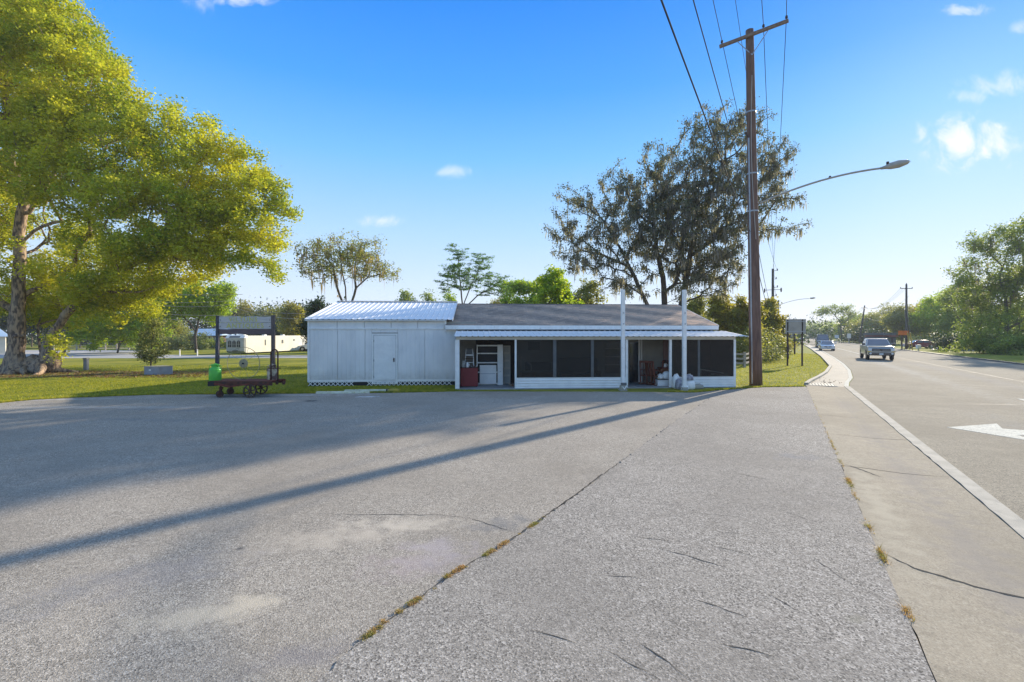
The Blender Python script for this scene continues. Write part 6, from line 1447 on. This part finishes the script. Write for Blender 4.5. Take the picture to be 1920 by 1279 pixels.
def scatter(n, x0, x1, y0, y1): return np.stack([r_.uniform(x0,x1,n), r_.uniform(y0,y1,n)],1)
Q = np.vstack([scatter(70000,-30,-1.5,16.5,24), scatter(55000,-36,-5,23,36), scatter(16000,-9.5,-2.2,19.0,21.7)])
m = ~inpoly(Q, lotp); Q = Q[m]
ax = np.array([BC,BS]); loc = (Q-np.array(BO)); u_ = loc@ax; v_ = loc@np.array([-BS,BC]); Q = Q[~((u_ > -.03) & (v_ > -.30) & (u_ < 18))]
V, F = blades(Q, .05, .022, 5, .8); np_obj('grass', V, F, M['grass'], None, kind='stuff')
# verge beside the road, between lot and grass kerb
Q = scatter(130000, 8.5, 36, 19.5, 62); s_ = Q[:,0]*DY-Q[:,1]*DX; t_ = Q[:,0]*DX+Q[:,1]*DY
lim = np.interp(t_, [g[1] for g in gk], [g[0] for g in gk]); m = (s_ < lim-.03) & (t_ > 20) & ~inpoly(Q, lotp) & ~inpoly(Q, [(p.x,p.y) for p in pt]); Q = Q[m]
loc = (Q-np.array(BO)); u_ = loc@ax; v_ = loc@np.array([-BS,BC]); Q = Q[~((v_ > -2.0) & (u_ < c1+.05))]
V, F = blades(Q, .055, .026, 6, .8); np_obj('verge_grass', V, F, M['grass'], None, kind='stuff')
# bright weeds at the lot corner by the porch and along the back edge
E = np.array([[p.x,p.y] for p in jag(back, .35, .05, 3)]); seg = r_.integers(1, len(E)-1, 26000); f = r_.random((26000,1)); Q = E[seg]*(1-f)+E[np.minimum(seg+1,len(E)-1)]*f+np.abs(r_.normal(0,.10,(26000,2)))*np.array([0,1])+np.array([0,-.02])
loc = (Q-np.array(BO)); u_ = loc@ax; Q = Q[~((u_ > 6.3) & (u_ < 15.2))]
V, F = blades(Q, .085, .02, 9, .7); np_obj('edge_grass', V, F, M['grass'], None, kind='stuff')
# weeds in the seam and along the slabs
C = []
for a, b, n in ((6,13.2,900),):
    for _ in range(n):
        q = r_.uniform(5.6, 11.6); i = int(q); 
        if i >= len(seam)-1: continue
        if math.sin(q*5.1)*.7+math.sin(q*13.7+1)*.5+math.sin(q*31)*.3+r_.normal(0,.25) < .35: continue
        p = seam[i].lerp(seam[i+1], q-i); C.append((p.x+r_.normal(0,.012), p.y+r_.normal(0,.012), .04))
V, F = leaves(np.array(C), 5600, .013, .013, 61, .8, .3); np_obj('seam_weeds', V, F, M['weed'], None, kind='stuff')
C = []; H = []
for tq, n, sp in ((3.3,16,.05),(5.0,22,.06),(6.15,60,.10),(7.0,22,.08),(9.0,80,.12),(8.3,16,.15),(10.3,12,.2),(11.5,25,.5),(13,24,.7),(15.5,14,.8),(18,14,.9)):
    for _ in range(n): t1 = tq+r_.normal(0,sp); p = S(.87+r_.normal(0,.012), t1); C.append((p.x,p.y))
p2 = [S(2.31+r_.normal(0,.01), 6.35+r_.normal(0,.10)) for _ in range(50)]; C += [(p.x,p.y) for p in p2]
C = np.repeat(np.array(C), 5, 0)+r_.normal(0,.012,(len(C)*5,2)); V, F = blades(C, .035, .006, 62, 1.4); V[:,2] += .03; np_obj('kerb_weeds', V, F, M['weed'], None, kind='stuff')
# fallen leaves under the big tree, specks on the paving
Q = scatter(5200,-33,-17,25.6,30.5); Q = Q[~inpoly(Q, lotp)]; C = np.concatenate([Q, np.full((len(Q),1),.03)],1); V, F = leaves(C, 5200, .02, .11, 63, 1.5, .3); np_obj('fallen_leaves', V, F, M['litter'], None, kind='stuff')
# ============================================================ HAZE
hz_m = bpy.data.materials.new('haze'); hz_m.use_nodes = True; t_ = hz_m.node_tree; t_.nodes.remove(t_.nodes['Principled BSDF'])
pv = t_.nodes.new('ShaderNodeVolumePrincipled'); pv.inputs['Color'].default_value = (.92,.95,1.0,1); pv.inputs['Density'].default_value = .0005; pv.inputs['Anisotropy'].default_value = 0
t_.links.new(pv.outputs[0], t_.nodes['Material Output'].inputs['Volume'])
MB().box(-1600,1600,-70,2600,-1,32).obj('haze', hz_m, kind='stuff')
